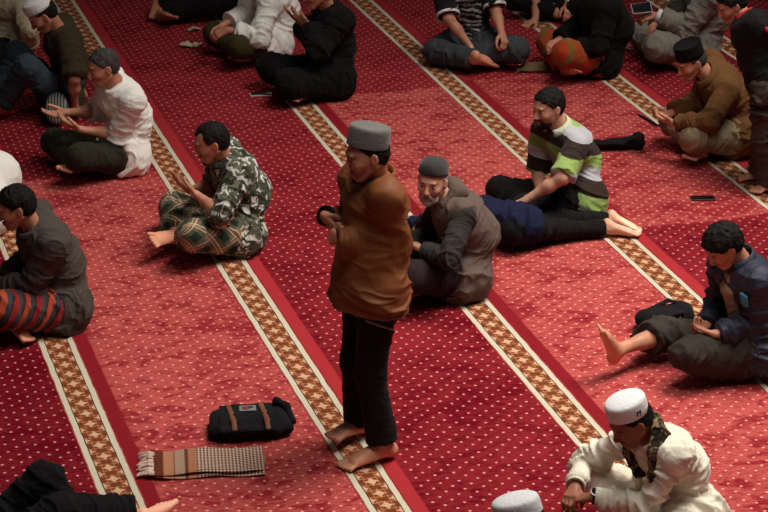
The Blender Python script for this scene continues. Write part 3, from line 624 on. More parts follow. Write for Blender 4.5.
# ------------------------------------------------------------------ the carpeted floor
def carpet():
    g = G('mosque_carpet'); g.m.name = 'woven_red_carpet'
    tc = g.n('ShaderNodeUVMap', uv_map='rows').outputs[0]
    x = g.xyz(tc); U, Vv = x[0], x[1]
    wob = g.f('MULTIPLY', g.f('SUBTRACT', g.noise(tc, 9., 2.), .5), .010)
    u = g.f('ADD', U, wob); v = g.f('ADD', Vv, g.f('MULTIPLY', g.f('SUBTRACT', g.noise(g.vec(Vv, U, 3.), 9., 2.), .5), .010))
    PER = 1.17955
    cell = g.f('FLOOR', g.f('DIVIDE', u, PER)); r = g.f('SUBTRACT', u, g.f('MULTIPLY', cell, PER))
    # nap panels: the pile of each roll is brushed one way or the other; far panes also painted darker as light falloff
    cU = g.f('ADD', g.f('DIVIDE', u, PER), 0.)
    seam = g.f('ADD', v, g.f('MULTIPLY', g.f('SUBTRACT', g.noise(tc, 2.5, 2.), .5), .10))
    nap = 0.
    def pane(c0, c1, v0, v1, val):
        m = g.f('MULTIPLY', g.band(g.f('ADD', cell, .5), c0, c1, .01), g.band(seam, v0, v1, .02))
        return g.f('MULTIPLY', m, val)
    parts = [pane(-3, 0, 0, 40, .03), pane(0, 1, 0, SEAM0, .90), pane(0, 1, SEAM0, 40, .12), pane(1, 2, 0, SEAM1, .13), pane(1, 2, SEAM1, 40, .24),
             pane(2, 3, 0, SEAM2, .92), pane(2, 3, SEAM2, 40, .38), pane(3, 4, 0, SEAM3B, .85), pane(3, 4, SEAM3B, SEAM3, .12), pane(3, 4, SEAM3, 15.3, .80), pane(3, 4, 15.3, 40, .35), pane(4, 9, 0, 40, .18)]
    for p in parts: nap = g.f('ADD', nap, p)
    # trodden and brushed marks
    q = g.vec(g.f('MULTIPLY', U, 1.0), g.f('MULTIPLY', Vv, 1.6), 0.)
    marks = g.f('MAXIMUM', g.step(g.noise(q, 5.5, 4., .62, 1.0), .50, .66), g.f('MULTIPLY', g.step(g.noise(q, 2.6, 4., .6, .8), .53, .66), .9))
    big = g.noise(tc, 1.3, 2.)
    nap_falloff_marks = g.f('ADD', g.f('SUBTRACT', nap, g.f('MULTIPLY', marks, g.f('ADD', .14, g.f('MULTIPLY', nap, .42)))), g.f('MULTIPLY', g.f('SUBTRACT', big, .5), .55))
    fine = g.noise(g.vec(g.f('MULTIPLY', U, 22.), g.f('MULTIPLY', Vv, 62.), 0.), 1., 4., .65, .4)
    nap_falloff_marks = g.f('ADD', nap_falloff_marks, g.f('MULTIPLY', g.f('SUBTRACT', fine, .5), g.f('ADD', .7, g.f('MULTIPLY', nap, 1.5))))
    red = g.mix(g.f('MINIMUM', g.f('MAXIMUM', g.f('MULTIPLY', g.f('ADD', nap_falloff_marks, .05), .88), 0.), 1.1),  s2l((98, 0, 18)), s2l((188, 84, 78)))
    red = g.mix(g.f('MULTIPLY', g.band(nap_falloff_marks, .1, .65, .28), .55), red, s2l((142, 10, 33)))
    # small woven dots, staggered
    def dots(off):
        px = g.f('SUBTRACT', g.f('FRACT', g.f('ADD', g.f('DIVIDE', g.f('SUBTRACT', r, .3635), .0946), 20.5+off)), .5)
        py = g.f('SUBTRACT', g.f('FRACT', g.f('ADD', g.f('DIVIDE', g.f('SUBTRACT', v, 9.853), .0865), 900.5+off)), .5)
        d = g.f('SQRT', g.f('ADD', g.f('POWER', g.f('MULTIPLY', px, .0946), 2.), g.f('POWER', g.f('MULTIPLY', py, .0865), 2.)))
        return g.f('SUBTRACT', 1., g.step(d, .0045, .0098))
    dm = g.f('MAXIMUM', dots(0.), dots(.5))
    dm = g.f('MULTIPLY', dm, g.band(r, .285, PER-.012, .003))
    field = g.mix(g.f('MULTIPLY', dm, .92), red, g.mix(g.step(nap_falloff_marks, 0., 1.), s2l((222, 152, 142)), s2l((240, 164, 150))))
    # plain selvedge strip brushed against the field
    strip = g.mix(g.f('ADD', g.f('MULTIPLY', g.step(g.f('SUBTRACT', g.f('ADD', .85, g.f('MULTIPLY', g.f('SUBTRACT', fine, .5), .3)), g.f('MULTIPLY', nap, .55)), 0., 1.), .8), 0.), s2l((112, 6, 24)), s2l((180, 52, 56)))
    field = g.mix(g.step(r, .268, .280), strip, field)
    # border: two cream lines around a row of star rosettes
    qx = g.f('ABSOLUTE', g.f('DIVIDE', g.f('SUBTRACT', r, .0995), .054))
    py = g.f('ABSOLUTE', g.f('MULTIPLY', g.f('SUBTRACT', g.f('FRACT', g.f('DIVIDE', v, .1245)), .5), 2.))
    wn = g.f('MULTIPLY', g.f('SUBTRACT', g.noise(tc, 70., 2.), .5), .35)
    star = g.f('ADD', g.f('POWER', qx, .62), g.f('ADD', g.f('POWER', py, .62), wn))
    cstar = g.f('ADD', g.f('POWER', g.f('SUBTRACT', 1.06, g.f('MINIMUM', qx, 1.05)), .62), g.f('ADD', g.f('POWER', g.f('SUBTRACT', 1.02, py), .62), wn))
    diag = g.f('ABSOLUTE', g.f('SUBTRACT', g.f('ADD', qx, py), 1.02))
    brown = g.mix(g.noise(tc, 45., 2.), s2l((84, 36, 20)), s2l((134, 74, 42)))
    tan = g.mix(g.noise(tc, 90., 2.), s2l((190, 142, 108)), s2l((220, 180, 144)))
    fl = g.mix(g.band(g.f('ADD', py, wn), .50, .62, .05), brown, s2l((182, 112, 74)))
    fl = g.mix(g.f('MULTIPLY', g.band(g.f('ADD', qx, wn), .52, .64, .05), .7), fl, s2l((182, 112, 74)))
    fl = g.mix(g.f('SUBTRACT', 1., g.step(star, .74, .95)), fl, tan)
    fl = g.mix(g.f('SUBTRACT', 1., g.step(cstar, .66, .84)), fl, tan)
    ground = g.mix(g.band(r, .004, .195, .002), red, s2l((128, 62, 44)))
    cream = g.mix(g.noise(tc, 150., 2.), s2l((186, 174, 150)), s2l((214, 205, 182)))
    ed = g.mix(g.band(r, .0065, .036, .002), ground, cream); ed = g.mix(g.band(r, .163, .1925, .002), ed, cream)
    ed = g.mix(g.band(r, .042, .157, .001), ed, fl)
    ed = g.mix(g.f('ADD', g.band(r, .0365, .0415, .001), g.band(r, .1575, .1625, .001)), ed, s2l((74, 52, 36)))
    col = g.mix(g.step(r, .197, .201), ed, field)
    h = g.f('ADD', g.noise(tc, 420., 2., .7), g.f('MULTIPLY', marks, -.8))
    g.bump(h, .35, .004)
    return g.fin(col, .92, .0, .1)
def floor():
    yaw = math.radians(17.04)
    n = (math.cos(yaw), math.sin(yaw)); a = (-math.sin(yaw), math.cos(yaw))
    me = bpy.data.meshes.new('floor')
    c = [(-9, 4, 0), (9, 4, 0), (9, 26, 0), (-9, 26, 0)]
    me.from_pydata(c, [], [(0, 1, 2, 3)])
    uv = me.uv_layers.new(name='rows')
    for i, p in enumerate(c): uv.data[i].uv = (p[0]*n[0]+p[1]*n[1]-1.5468, p[0]*a[0]+p[1]*a[1])
    o = link('floor', me, None, carpet()); o['kind'] = 'structure'
SEAM0, SEAM1, SEAM2, SEAM3, SEAM3B = 14.03, 13.0, 15.2, 12.16, 10.3
floor()

# ------------------------------------------------------------------ materials of the people
SK = skin('brown_skin', (190, 130, 102)); SKL = skin('light_brown_skin', (208, 152, 126)); SKD = skin('dark_brown_skin', (150, 94, 68))
BLK = hair_mat('black_hair', (17, 14, 13)); GRY = hair_mat('grey_hair', (52, 48, 46), 1.); WHT = hair_mat('white_beard', (158, 150, 142))
C_WHITE = cloth('white_cotton', (236, 232, 224), .8, .05); C_CAP = cloth('white_cap_cloth', (232, 232, 230), .8, .04)
C_BLACK = cloth('black_cloth', (19, 17, 18), .9, .25); C_BLACK2 = cloth('black_trouser_cloth', (22, 20, 20), .85, .25)
DUA = dict(n=(-.55, 0, .8), curl=.22, spread=.22)

MEN = {}
# ---- standing man in the middle
m = MEN['p08'] = Man('p08', 'standing man in brown jacket and grey felt cap with folded arms', (2, 12, 0), SK, .0045,
        dict(R=dict(n=(-.9, .2, -.2), curl=.22, spread=.2), L=dict(n=(-.9, 0, -.2), curl=1.1)), fat=-.010)
m.hair(BLK, .006, .0, -.075, .005); m.beard(BLK, False)
m.cap_hat(cloth('grey_felt', (104, 103, 98), .95, .18, .2), 'cap', 'felt', -22, .040)
JK = leather('brown_jacket_cloth', (124, 71, 36))
J = m.J
m.shirt(JK, 'jacket', .022, (2.12, 1.93), 0, folds=.012, la=.085, lb=.22, h=.0055, seed=4, sit=False, loose=.006,
        extra=[cap(J['P']-V3(0, 0, .10), J['M'], (.225, .185), (.185, .150), .05, m.sP), cap(m.C+m.fwd*.02, J['P']+m.fwd*.03+V3(0, 0, .02), (.12, .105), (.13, .13), .05, m.sP), ell(J['LP'], (.125,)*3, .05), ell(J['RP'], (.125,)*3, .05)],
        cuts=[(V3(0, 0, J['P'][2]-.085), V3(.12, 0, -1))])
m.collar(JK, r=(.090, .088), height=.062, gap=50, fold=False, drop=.012)
DK = cloth('dark_brown_lining', (34, 22, 16))
m.cuff('R', DK, t=.82, r=.050, w=.05)
z = m.trousers(C_BLACK2, 'trousers', .010, (1.92, 1.95), .032, folds=.0035, seed=6)
solid('pocket_edge', [cap(J['LP']+V3(.085, .072, -.10), J['LP']+V3(-.03, .105, -.145), .006, .006, .004)], .003, z, cloth('pale_pocket_edge', (150, 120, 104)))

# ---- old man with the white beard
m = MEN['p09'] = Man('p09', 'old man with white beard and dark knit cap looking towards the camera', (47, 6, -6), SKL, .0045, dict(L=dict(n=(.2, .2, -1), curl=.5)))
m.beard(WHT, o=.002); m.hair(WHT, .005, -.002, -.07, .005)
m.cap_hat(cloth('charcoal_knit', (58, 58, 56), .95, .2, .2, .1, 500, .5), 'cap', 'knit', -12, .046)
m.shirt(cloth('dark_grey_shirt_cloth', (50, 47, 44), .9), 'shirt', .014, (1.95, 1.95), .1, folds=.012, seed=8, h=.006)
VEST = cloth('taupe_vest_cloth', (98, 82, 74), .9)
J = m.J; bk = -m.fwd
v = solid('vest', m.torso(.036)[:3]+[cap(lerp(J['N'], J['LS'], .2)-m.up*.02, lerp(J['N'], J['LS'], .85), .085, .085, .04), cap(lerp(J['N'], J['RS'], .2)-m.up*.02, lerp(J['N'], J['RS'], .85), .085, .085, .04),
          ell(J['P']+bk*.02*V3(1, 1, 0), (.158, .235, .165), .06), cap(J['LP'], lerp(J['LP'], J['LK'], .22), .145, .13, .05, f1=True), ell(J['LP'], (.130,)*3, .04), ell(J['RP'], (.130,)*3, .04)], .006, m.root, VEST, folds=.014, seed=9, hot=m.hot(), la=.07)
hc = J['N']+bk*.055+m.up*.035
solid('hood', [cap(hc+m.sS*.075+m.fwd*.07, hc+m.sS*.06-m.fwd*.03, .034, .040, .03), cap(hc-m.sS*.075+m.fwd*.07, hc-m.sS*.06-m.fwd*.03, .028, .034, .03), cap(hc+m.sS*.06-m.fwd*.03, hc-m.sS*.06-m.fwd*.03, .042, .042, .03),
               cap(hc-m.fwd*.05-m.up*.03, hc-m.fwd*.06-m.up*.10, (.075, .03), (.03, .02), .04, m.sS)], .006, v, VEST, folds=.006, seed=3)
m.trousers(cloth('dark_plum_trouser_cloth', (44, 30, 34), .95), off=.026, folds=.008, legs=(2, 1.85), extra=m.lap(.06, (.5, .25)))

# ---- man in the striped polo shirt
m = MEN['p10'] = Man('p10', 'bearded man in lime and brown striped polo sitting behind the lying person', (16, 12, 0), SKL, .0045, dict(L=dict(n=(.2, -.3, -1), curl=.75), R=dict(n=(.2, .3, -1), curl=.8)))
m.hair(BLK, .012, .004, -.065, .005, .005); m.beard(hair_mat('dark_beard', (34, 25, 21)), True, o=-.004)
PO = striped('lime_brown_stripes', [(0, (188, 186, 192)), (.28, (152, 180, 98)), (.62, (50, 32, 26))], .235, along=(-.30, 0, 1, .175))
m.shirt(PO, 'polo_shirt', .020, (.98, .98), .12, folds=.008, h=.006, flare=.008)
m.collar(cloth('pale_green_collar', (196, 204, 170)), r=(.080, .084), height=.05, gap=70)
m.trousers(C_BLACK2, off=.022, folds=.008, extra=m.lap(.06, (.4, .2)))
M_TISSUE = cloth('white_tissue', (226, 216, 214), .9, .05)

# ---- person lying face down
m = MEN['p11'] = Man('p11', 'person lying face down in navy top and black trousers behind the old man', (0, 0, 0), SKL, .005, bulk=.76, soles=dict(L=(-.45, .1, 1), R=(-.45, .25, .9)))
m.hair(BLK)
m.shirt(cloth('navy_top_cloth', (24, 26, 52), .85), 'shirt', .012, (1.8, 1.8), 0, folds=.012, sit=False, extra=[cap(m.J['P']-m.up*.05, m.J['M'], (.165, .105), (.14, .09), .05, m.sP)])
m.trousers(C_BLACK2, off=.010, legs=(1.86, 1.86), flare=.014, folds=.008)

# ---- boy with one leg stretched out
m = MEN['p17'] = Man('p17', 'boy in navy jacket looking down with one bare leg stretched out', (2, 42, 0), SK, .0045, dict(L=dict(n=(.2, -.6, .5), curl=.6), R=dict(n=(.1, .6, .4), curl=.5)), soles=dict(R=(.9, 0, -.3)))
m.hair(BLK, .022, .016, -.07, .005, .006, seed=4)
NV = cloth('navy_jacket_cloth', (33, 37, 54), .6, .3, .05, .35); J = m.J
m.shirt(NV, 'jacket', .030, (1.95, 1.95), .12, folds=.014, seed=12, h=.006)
m.collar(NV, r=(.086, .090), height=.058, gap=70, fold=False)
c = lerp(J['M'], J['N'], .62)+m.fwd*.112
solid('undershirt', [cap(lerp(J['M'], J['N'], .9)+m.fwd*.085, c+m.fwd*.012, (.045, .03), (.05, .035), .03, m.sS), cap(c+m.fwd*.012, J['M']+m.fwd*.115-m.up*.06, (.05, .035), (.06, .04), .03, m.sS)], .006, m.root, cloth('beige_shirt_cloth', (150, 128, 104)), folds=.006, seed=5)
solid('print', [cap(J['LS']+m.fwd*.098-m.up*.03-m.sS*.01, J['LS']+m.fwd*.105-m.up*.085-m.sS*.015, (.036, .01), (.032, .01), .005, m.sS)], .004, m.sh, cloth('teal_print', (70, 142, 168), .7, .5))
m.trousers(cloth('dark_olive_trouser_cloth', (58, 51, 44), .85), off=.028, legs=(1.9, 1.32), flare=.03, folds=.013, seed=7)

# ---- man in white robe, front right
m = MEN['p18'] = Man('p18', 'man in cream robe and white cap with patterned scarf leaning forward', (4, 34, 0), SKD, .0045, dict(L=dict(n=(.1, -.2, -1), curl=.65), R=dict(n=(.1, .3, -1), curl=.6)))
m.hair(BLK, .008, .0, -.075, .005)
m.cap_hat(C_CAP, 'cap', 'kopiah', -16, .043)
CR = cloth('cream_robe_cloth', (232, 224, 204), .85, .06); J = m.J
m.shirt(CR, 'robe', .014, (1.9, 1.9), .6, folds=.018, seed=15, h=.006, extra=m.lap(.07, (.5, .25)))
m.collar(CR, r=(.080, .082), height=.05, gap=30, fold=False)
for L in 'LR': m.cuff(L, CR, t=.86, r=.046, w=.035)
m.trousers(CR, 'trousers', .018, folds=.012, seed=2, extra=m.lap(.07, (.9, .6)))
SF = blotched('brown_scarf_cloth', (40, 38, 26), (136, 112, 80), (84, 62, 40), 26.)
nb = J['N']
s1 = [nb-m.fwd*.085+m.up*.035, nb+m.sS*.085-m.fwd*.03+m.up*.05, nb+m.sS*.105+m.fwd*.045+m.up*.03, nb+m.sS*.10+m.fwd*.12-m.up*.05, nb+m.sS*.075+m.fwd*.155-m.up*.14]
s2 = [nb-m.fwd*.055+m.up*.03, nb-m.sS*.075-m.fwd*.01+m.up*.045, nb-m.sS*.075+m.fwd*.07-m.up*.01, nb-m.sS*.045+m.fwd*.125-m.up*.10]
solid('scarf', [cap(a, b, (.024, .055), (.024, .055), .03, m.sS) for a, b in zip(s1, s1[1:])]+[cap(a, b, (.022, .045), (.022, .045), .03, m.sS) for a, b in zip(s2, s2[1:])], .006, m.root, SF, folds=.010, la=.05, lb=.1, seed=2)
w = m.cuff('L', plain('dark_watch_strap', (40, 28, 24)), m.root, .97, .036, .020, 'wristwatch', .85)
a = nrm(J['LW']-J['LE']); up = perp(a, (-.1, .5, 1)); C = lerp(J['LE'], J['LW'], .97)+a*.010
x_ = perp(up, a); ring('watch_case', C+up*.030, np.stack([x_, np.cross(up, x_), up], 1), .023, .023, [(1, 0), (1, .008), (.9, .010)], w, plain('steel_watch_case', (176, 172, 164), .25, .9), n=24, closed=True)
ring('watch_face', C+up*.038, np.stack([x_, np.cross(up, x_), up], 1), .017, .017, [(1, 0), (1, .002), (0, .002)], w, plain('black_watch_face', (22, 22, 26), .2), n=24)
K, RR, k = m.capf
def on_cap(ang, z): return K+RR@V3(math.cos(ang)*.0995*1.012*k, math.sin(ang)*.084*1.012*k, z)
EA = math.radians(100)
pv = [on_cap(EA-.13, .020), on_cap(EA+.05, .018), on_cap(EA+.11, .036), on_cap(EA-.07, .038)]
solid('emblem', [cap(pv[0], pv[3], .0035, .0035, .003), cap(pv[1], pv[2], .0035, .0035, .003), cap(pv[3], pv[2], .0035, .0035, .003)], .0022, m.capo, plain('dark_thread', (62, 52, 58), .8))

# ---- man with white cap at the lower edge
m = MEN['p19'] = Man('p19', 'man at the bottom edge of whom only a white cap shows', (60, 25, 0), SK, .006)
m.hair(BLK, .008); m.cap_hat(C_CAP, 'cap', 'kopiah', -6, .045); m.shirt(C_WHITE, folds=.01); m.trousers(C_BLACK2)

# ---- man in camouflage shirt
m = MEN['p07'] = Man('p07', 'man in camouflage shirt and green plaid sarong with hands raised', (-2, 18, 0), SK, .0045, dict(L=dict(DUA), R=dict(DUA)), soles=dict(R=(-.1, .75, .6)))
m.hair(BLK, .011, .006, -.062, .005, temple=1); m.beard(BLK, False)
m.shirt(camo('camouflage_cloth'), 'shirt', .024, (1.12, 1.12), .14, folds=.012, h=.006, flare=.012, seed=3)
m.collar(bpy.data.materials['camouflage_cloth'], gap=60)
m.trousers(plaid('green_plaid', (104, 98, 74), (30, 44, 34), (214, 190, 160), (156, 76, 56), .15), 'sarong', .026, (1.75, 1.85), .02, folds=.010, uv=True, extra=m.lap(.065, (.75, .5, .25)), seed=3)

# ---- grey haired man in white shirt
m = MEN['p03'] = Man('p03', 'grey haired man in white shirt holding open hands in prayer', (6, 14, 0), SK, .0045, dict(L=dict(DUA), R=dict(DUA)))
m.hair(GRY, .009, .004, -.062, .005)
m.shirt(C_WHITE, 'shirt', .024, (1.1, 1.25), .22, folds=.013, h=.006, flare=.016, seed=6)
m.collar(C_WHITE, gap=60, height=.035)
m.trousers(cloth('olive_black_trouser_cloth', (46, 44, 34), .9), off=.022, folds=.009, legs=(1.9, 1.8), extra=m.lap(.06, (.4, .2)))

# ---- man in white cap and jeans, top left
m = MEN['p02'] = Man('p02', 'man in white cap, dark olive shirt and jeans leaning back', (2, 38, 0), SK, .005, dict(L=dict(n=(.3, 0, -1), curl=.15, spread=.3)))
m.hair(BLK, .009, .0, -.07, .005); m.cap_hat(C_CAP, 'cap', 'kopiah', -8, .043)
m.shirt(cloth('dark_olive_shirt_cloth', (56, 48, 32), .9), 'shirt', .024, (.98, .98), .15, folds=.011, flare=.012, seed=2)
m.trousers(cloth('blue_grey_denim', (52, 62, 70), .9, .3), 'jeans', .022, folds=.009, seed=5)

# ---- man in cream shirt at the left edge
m = MEN['p01'] = Man('p01', 'man in cream long sleeved shirt at the left edge behind the man in jeans', (0, 10, 0), SK, .006, dict(L=dict(n=(.3, 0, -1), curl=.2, spread=.25)))
CB = cloth('cream_shirt_cloth', (176, 160, 132), .85, .1)
m.hair(BLK); m.shirt(CB, 'shirt', .024, (1.88, 1.9), .1, folds=.012, seed=9); m.cuff('L', CB, t=.82, r=.046); m.trousers(C_BLACK2)

# ---- black trousers and bare feet at the top
m = MEN['p04'] = Man('p04', 'person in black whose bare feet stretch out beside the white-shirted man', (0, 10, 0), SKD, .0065)
m.hair(BLK); m.shirt(C_BLACK, 'shirt', folds=.01); m.trousers(C_BLACK2, off=.03, legs=(1.9, 1.9), flare=.02)

# ---- man in white long shirt, top
m = MEN['p05'] = Man('p05', 'man in long white shirt and olive trousers at the top edge', (0, 20, 0), SK, .0055, dict(L=dict(n=(0, -.5, -.6), curl=.6), R=dict(n=(0, .5, -.6), curl=.6)))
m.hair(BLK); m.shirt(C_WHITE, 'shirt', .03, (1.75, 1.75), .45, folds=.014, flare=.015, seed=3)
m.trousers(cloth('olive_trouser_cloth', (62, 54, 30), .9), off=.024, legs=(1.8, 1.75))
J = m.J; c = m.C
solid('stole', [cap(J['N']+m.sS*.08+m.up*.04, c+m.sS*.07+m.fwd*.135, (.04, .014), (.04, .014), .02, m.sS), cap(c+m.sS*.07+m.fwd*.135, J['M']+m.sS*.06+m.fwd*.15-m.up*.1, (.04, .014), (.04, .014), .02, m.sS)], .006, m.root, cloth('tan_stole_cloth', (128, 108, 82)), folds=.006)

# ---- man in black robe with raised hands
m = MEN['p06'] = Man('p06', 'man in black robe sitting sideways with open hands raised to his face', (0, 10, 0), SK, .005, dict(L=dict(n=(-.6, 0, .75), curl=.2, spread=.25), R=dict(n=(-.6, 0, .75), curl=.2, spread=.25)))
m.hair(BLK); m.shirt(C_BLACK, 'robe', .032, (1.8, 1.8), .5, folds=.014, flare=.03, seed=7)
m.trousers(C_BLACK, 'trousers', .036, (1.9, 1.75), folds=.012, extra=m.lap(.07, (.9, .6, .3)))

# ---- man in batik shirt facing the camera
m = MEN['p12'] = Man('p12', 'man in black shirt with grey printed front holding his foot', (0, 20, 0), SK, .005, dict(R=dict(n=(.3, 0, -1), curl=.8), L=dict(n=(.2, -.3, -1), curl=.9)), soles=dict(R=(.6, .2, .9)))
m.hair(BLK); m.shirt(batik('black_batik_cloth', (20, 19, 22), (140, 134, 128), (.06, -.10, .09), 16.), 'shirt', .024, (.92, .92), .1, folds=.01, flare=.012)
TRIM = cloth('white_trim_cloth', (226, 222, 216), .8, .04)
for L in 'LR':
    a = nrm(m.J[L+'E']-m.J[L+'S']); x = perp(a, (0, 0, 1))
    ring('sleeve_trim', lerp(m.J[L+'S'], m.J[L+'E'], .86), np.stack([x, np.cross(a, x), a], 1), .0895, .0895, [(.93, 0), (1., 0), (1., .022), (.93, .022)], m.sh, TRIM, n=32)
m.trousers(cloth('faded_jeans_cloth', (60, 63, 68), .9, .4), 'jeans', .03, folds=.012, extra=m.lap(.06, (.3,)))

# ---- person in black with orange sarong
m = MEN['p13'] = Man('p13', 'person in black shirt and orange sarong sitting hunched at the top edge', (0, 10, 0), SK, .006)
m.hair(BLK); m.shirt(C_BLACK, 'shirt', .034, (1.9, 1.9), .35, folds=.012, seed=5, loose=.02, extra=[cap(m.J['P']-m.fwd*.07, m.J['N']-m.fwd*.04, (.17, .10), (.16, .09), .08, m.sP)])
m.trousers(striped('orange_sarong_cloth', [(0, (168, 74, 26)), (.45, (120, 98, 40)), (.58, (176, 60, 26))], .30, 'fu'), 'sarong', .036, (1.8, 1.8), folds=.008, uv=True, extra=m.lap(.06, (.7, .4)))

# ---- person in dark green, mostly above the frame
m = MEN['p23'] = Man('p23', 'person in dark green shirt at the top edge with a wristwatch', (0, 10, 0), SK, .006, dict(R=dict(n=(.1, 0, -1), curl=.25, spread=.3)))
m.hair(BLK); m.shirt(cloth('dark_green_shirt_cloth', (18, 44, 36), .9), 'shirt', .024, (1.3, 1.3), .2, folds=.01); m.trousers(C_BLACK2)
m.cuff('L', plain('pale_watch', (222, 214, 206), .3, .3), m.root, .93, .035, .022, 'wristwatch')

# ---- man in grey robe
m = MEN['p14'] = Man('p14', 'man in pale grey robe at the top edge holding a phone', (0, 20, 0), SK, .0055, dict(L=dict(n=(.1, -.5, -.6), curl=.5), R=dict(n=(0, .3, -.8), curl=.4)))
GR = cloth('grey_robe_cloth', (124, 118, 108), .9, .12)
m.hair(BLK); m.shirt(GR, 'robe', .036, (1.82, 1.82), .6, folds=.016, under=.036, flare=.012, seed=8, extra=m.lap(.07, (.5, .25)))
m.trousers(GR, 'trousers', .038, (1.9, 1.8), folds=.014, extra=m.lap(.07, (.9, .6)))
m.cuff('L', TRIM, t=.80, r=.050, w=.05)

# ---- man in brown shirt and black cap
m = MEN['p15'] = Man('p15', 'man in brown shirt and tall black cap looking at a phone', (6, 26, 0), SK, .005, dict(L=dict(n=(-.2, -.3, .8), curl=.5), R=dict(n=(-.2, .3, .8), curl=.5)))
m.hair(GRY, .008, .0, -.07, .005); m.cap_hat(cloth('black_velvet', (14, 13, 14), .9, .2), 'cap', 'songkok', -6, .040)
BR = cloth('brown_shirt_cloth', (104, 70, 40), .9, .2)
m.shirt(BR, 'shirt', .026, (1.88, 1.88), .1, folds=.013, seed=5); m.collar(BR, gap=60)
m.trousers(cloth('khaki_trouser_cloth', (142, 128, 100), .9, .15), off=.026, legs=(1.85, 1.8), folds=.012, extra=m.lap(.055, (.4, .2)))

# ---- boy at the right edge
m = MEN['p16'] = Man('p16', 'boy in black jacket with red shoulder stripe bending forward at right edge', (2, 28, 0), SK, .005)
m.hair(BLK, .014, .01, -.065, .005, .006)
J = m.J; JB = cloth('black_jacket_cloth', (22, 20, 22), .7, .2)
m.shirt(JB, 'jacket', .034, (1.95, 1.95), 0, folds=.012, sit=False, loose=.02, extra=[cap(J['P']-V3(0, 0, .05), J['M'], (.17, .15), (.15, .13), .05, m.sP)])
RD = cloth('red_jacket_trim', (170, 34, 40), .7, .1)
m.collar(RD, gap=60, fold=False, r=(.072, .074))
st = lambda t, o: lerp(J['LS'], J['LE'], t)+m.sS*o+V3(0, 0, .0)
solid('stripe', [cap(J['LS']+m.up*.074*.95+m.sS*.02, st(.25, .104), .014, .014, .01), cap(st(.25, .104), st(.9, .10), .012, .012, .01)], .005, m.sh, RD)
m.trousers(cloth('brown_grey_trouser_cloth', (72, 62, 54), .9, .15), off=.04, legs=(1.93, 1.93), flare=.05, folds=.014)

# ---- man in dark grey shirt, left edge
m = MEN['p20'] = Man('p20', 'man in dark taupe shirt and red striped sarong at the left edge', (-2, 18, 0), SK, .0045, dict(L=dict(n=(0, 0, -1), curl=.5)))
m.hair(BLK, .013, .008, -.066, .005, .005, seed=9)
TP = cloth('dark_taupe_shirt_cloth', (74, 66, 60), .8, .15)
m.shirt(TP, 'shirt', .030, (1.9, 1.9), .22, folds=.016, seed=11, h=.006, under=.036); m.collar(TP, gap=60, height=.04)
m.trousers(striped('red_orange_sarong_cloth', [(0, (62, 58, 62)), (.2, (186, 74, 40)), (.42, (74, 34, 34)), (.55, (64, 66, 74)), (.7, (160, 28, 34)), (.92, (40, 30, 32))], .15, along=(.9, .15, .55, 1.)), 'sarong', .034, (1.85, 1.85), folds=.010, extra=m.lap(.07, (.9, .6, .3)))

# ---- person in white at the left edge
m = MEN['p21'] = Man('p21', 'person in white at the left edge behind the dark taupe shirt', (0, 20, 0), SK, .006)
m.hair(BLK); m.shirt(C_WHITE, 'shirt', .03, (1.9, 1.9), .3, folds=.006); m.trousers(C_WHITE, 'trousers')

# ---- black clad person at the lower left corner
m = MEN['p22'] = Man('p22', 'person in black at the lower left corner with one knee raised', (0, 10, 0), SKL, .006)
m.hair(BLK); m.shirt(C_BLACK, folds=.01)
J = m.J
m.trousers(C_BLACK, 'robe', .022, (1.8, 1.8), .05, folds=.012, extra=[cap(J['LK'], J['LA'], (.07, .06), (.13, .09), .05)])

# ------------------------------------------------------------------ things lying on the carpet
def wpt(p): return np.array(p, float)
def prop(name, label, cat, loc, rz=0., group=None): return thing(name, label, cat, loc, math.radians(rz), group)
def slab(name, c, sx, sy, sz, parent, mat, rz=0., r=.006, tilt=(0, 0), h=None):
    """rounded box"""
    import bmesh
    b = bmesh.new(); bmesh.ops.create_cube(b, size=1)
    for v in b.verts: v.co = Vector((v.co.x*sx, v.co.y*sy, v.co.z*sz))
    bmesh.ops.bevel(b, geom=list(b.edges), offset=min(r, sz*.45), segments=3, affect='EDGES', profile=.6)
    M = Matrix.Translation(c) @ Matrix.Rotation(rz, 4, 'Z') @ Matrix.Rotation(tilt[0], 4, 'X') @ Matrix.Rotation(tilt[1], 4, 'Y')
    b.transform(M)
    me = bpy.data.meshes.new(name); b.to_mesh(me); b.free()
    me.polygons.foreach_set('use_smooth', np.ones(len(me.polygons), bool))
    return link(name, me, parent, mat)
def strip(name, pts, width, thick, parent, mat, side=(0, 1, 0)):
    return solid(name, [cap(a, b, (width/2, thick/2), (width/2, thick/2), .004, side) for a, b in zip(map(wpt, pts), map(wpt, pts[1:]))], .0035, parent, mat)

# black messenger bag
CV = cloth('black_canvas', (24, 23, 25), .9, .25); LT = leather('brown_strap_leather', (122, 74, 52))
b = prop('messenger_bag', 'black canvas bag with two brown straps lying flat on the red carpet', 'bag', (-0.664, 10.341, 0.000), 6)
def lumpy(amp, f, seed=0):
    def post(V, N): 
        o = V+N*(vnoise(V*f+seed)*amp)[:, None]; o[:, 2] = np.maximum(o[:, 2], .003); return o
    return post
solid('body', [cap((-.13, .0, .05), (.13, .0, .05), (.125, .046), (.12, .044), .03, (0, 1, 0)), cap((-.165, .07, .045), (-.17, -.08, .04), .035, .035, .05), cap((.15, .08, .05), (.185, -.05, .035), .045, .035, .05)], .005, b, CV, post=lumpy(.014, 15))
fl = solid('flap', [cap((-.145, .04, .092), (.115, .045, .096), (.085, .009), (.08, .009), .02, (0, 1, 0)), cap((-.145, -.07, .088), (.105, -.065, .090), (.055, .009), (.055, .009), .02, (0, 1, .35)), cap((-.14, -.125, .066), (.10, -.12, .066), .012, .012, .03)], .004, b, CV, post=lumpy(.006, 15, 3))
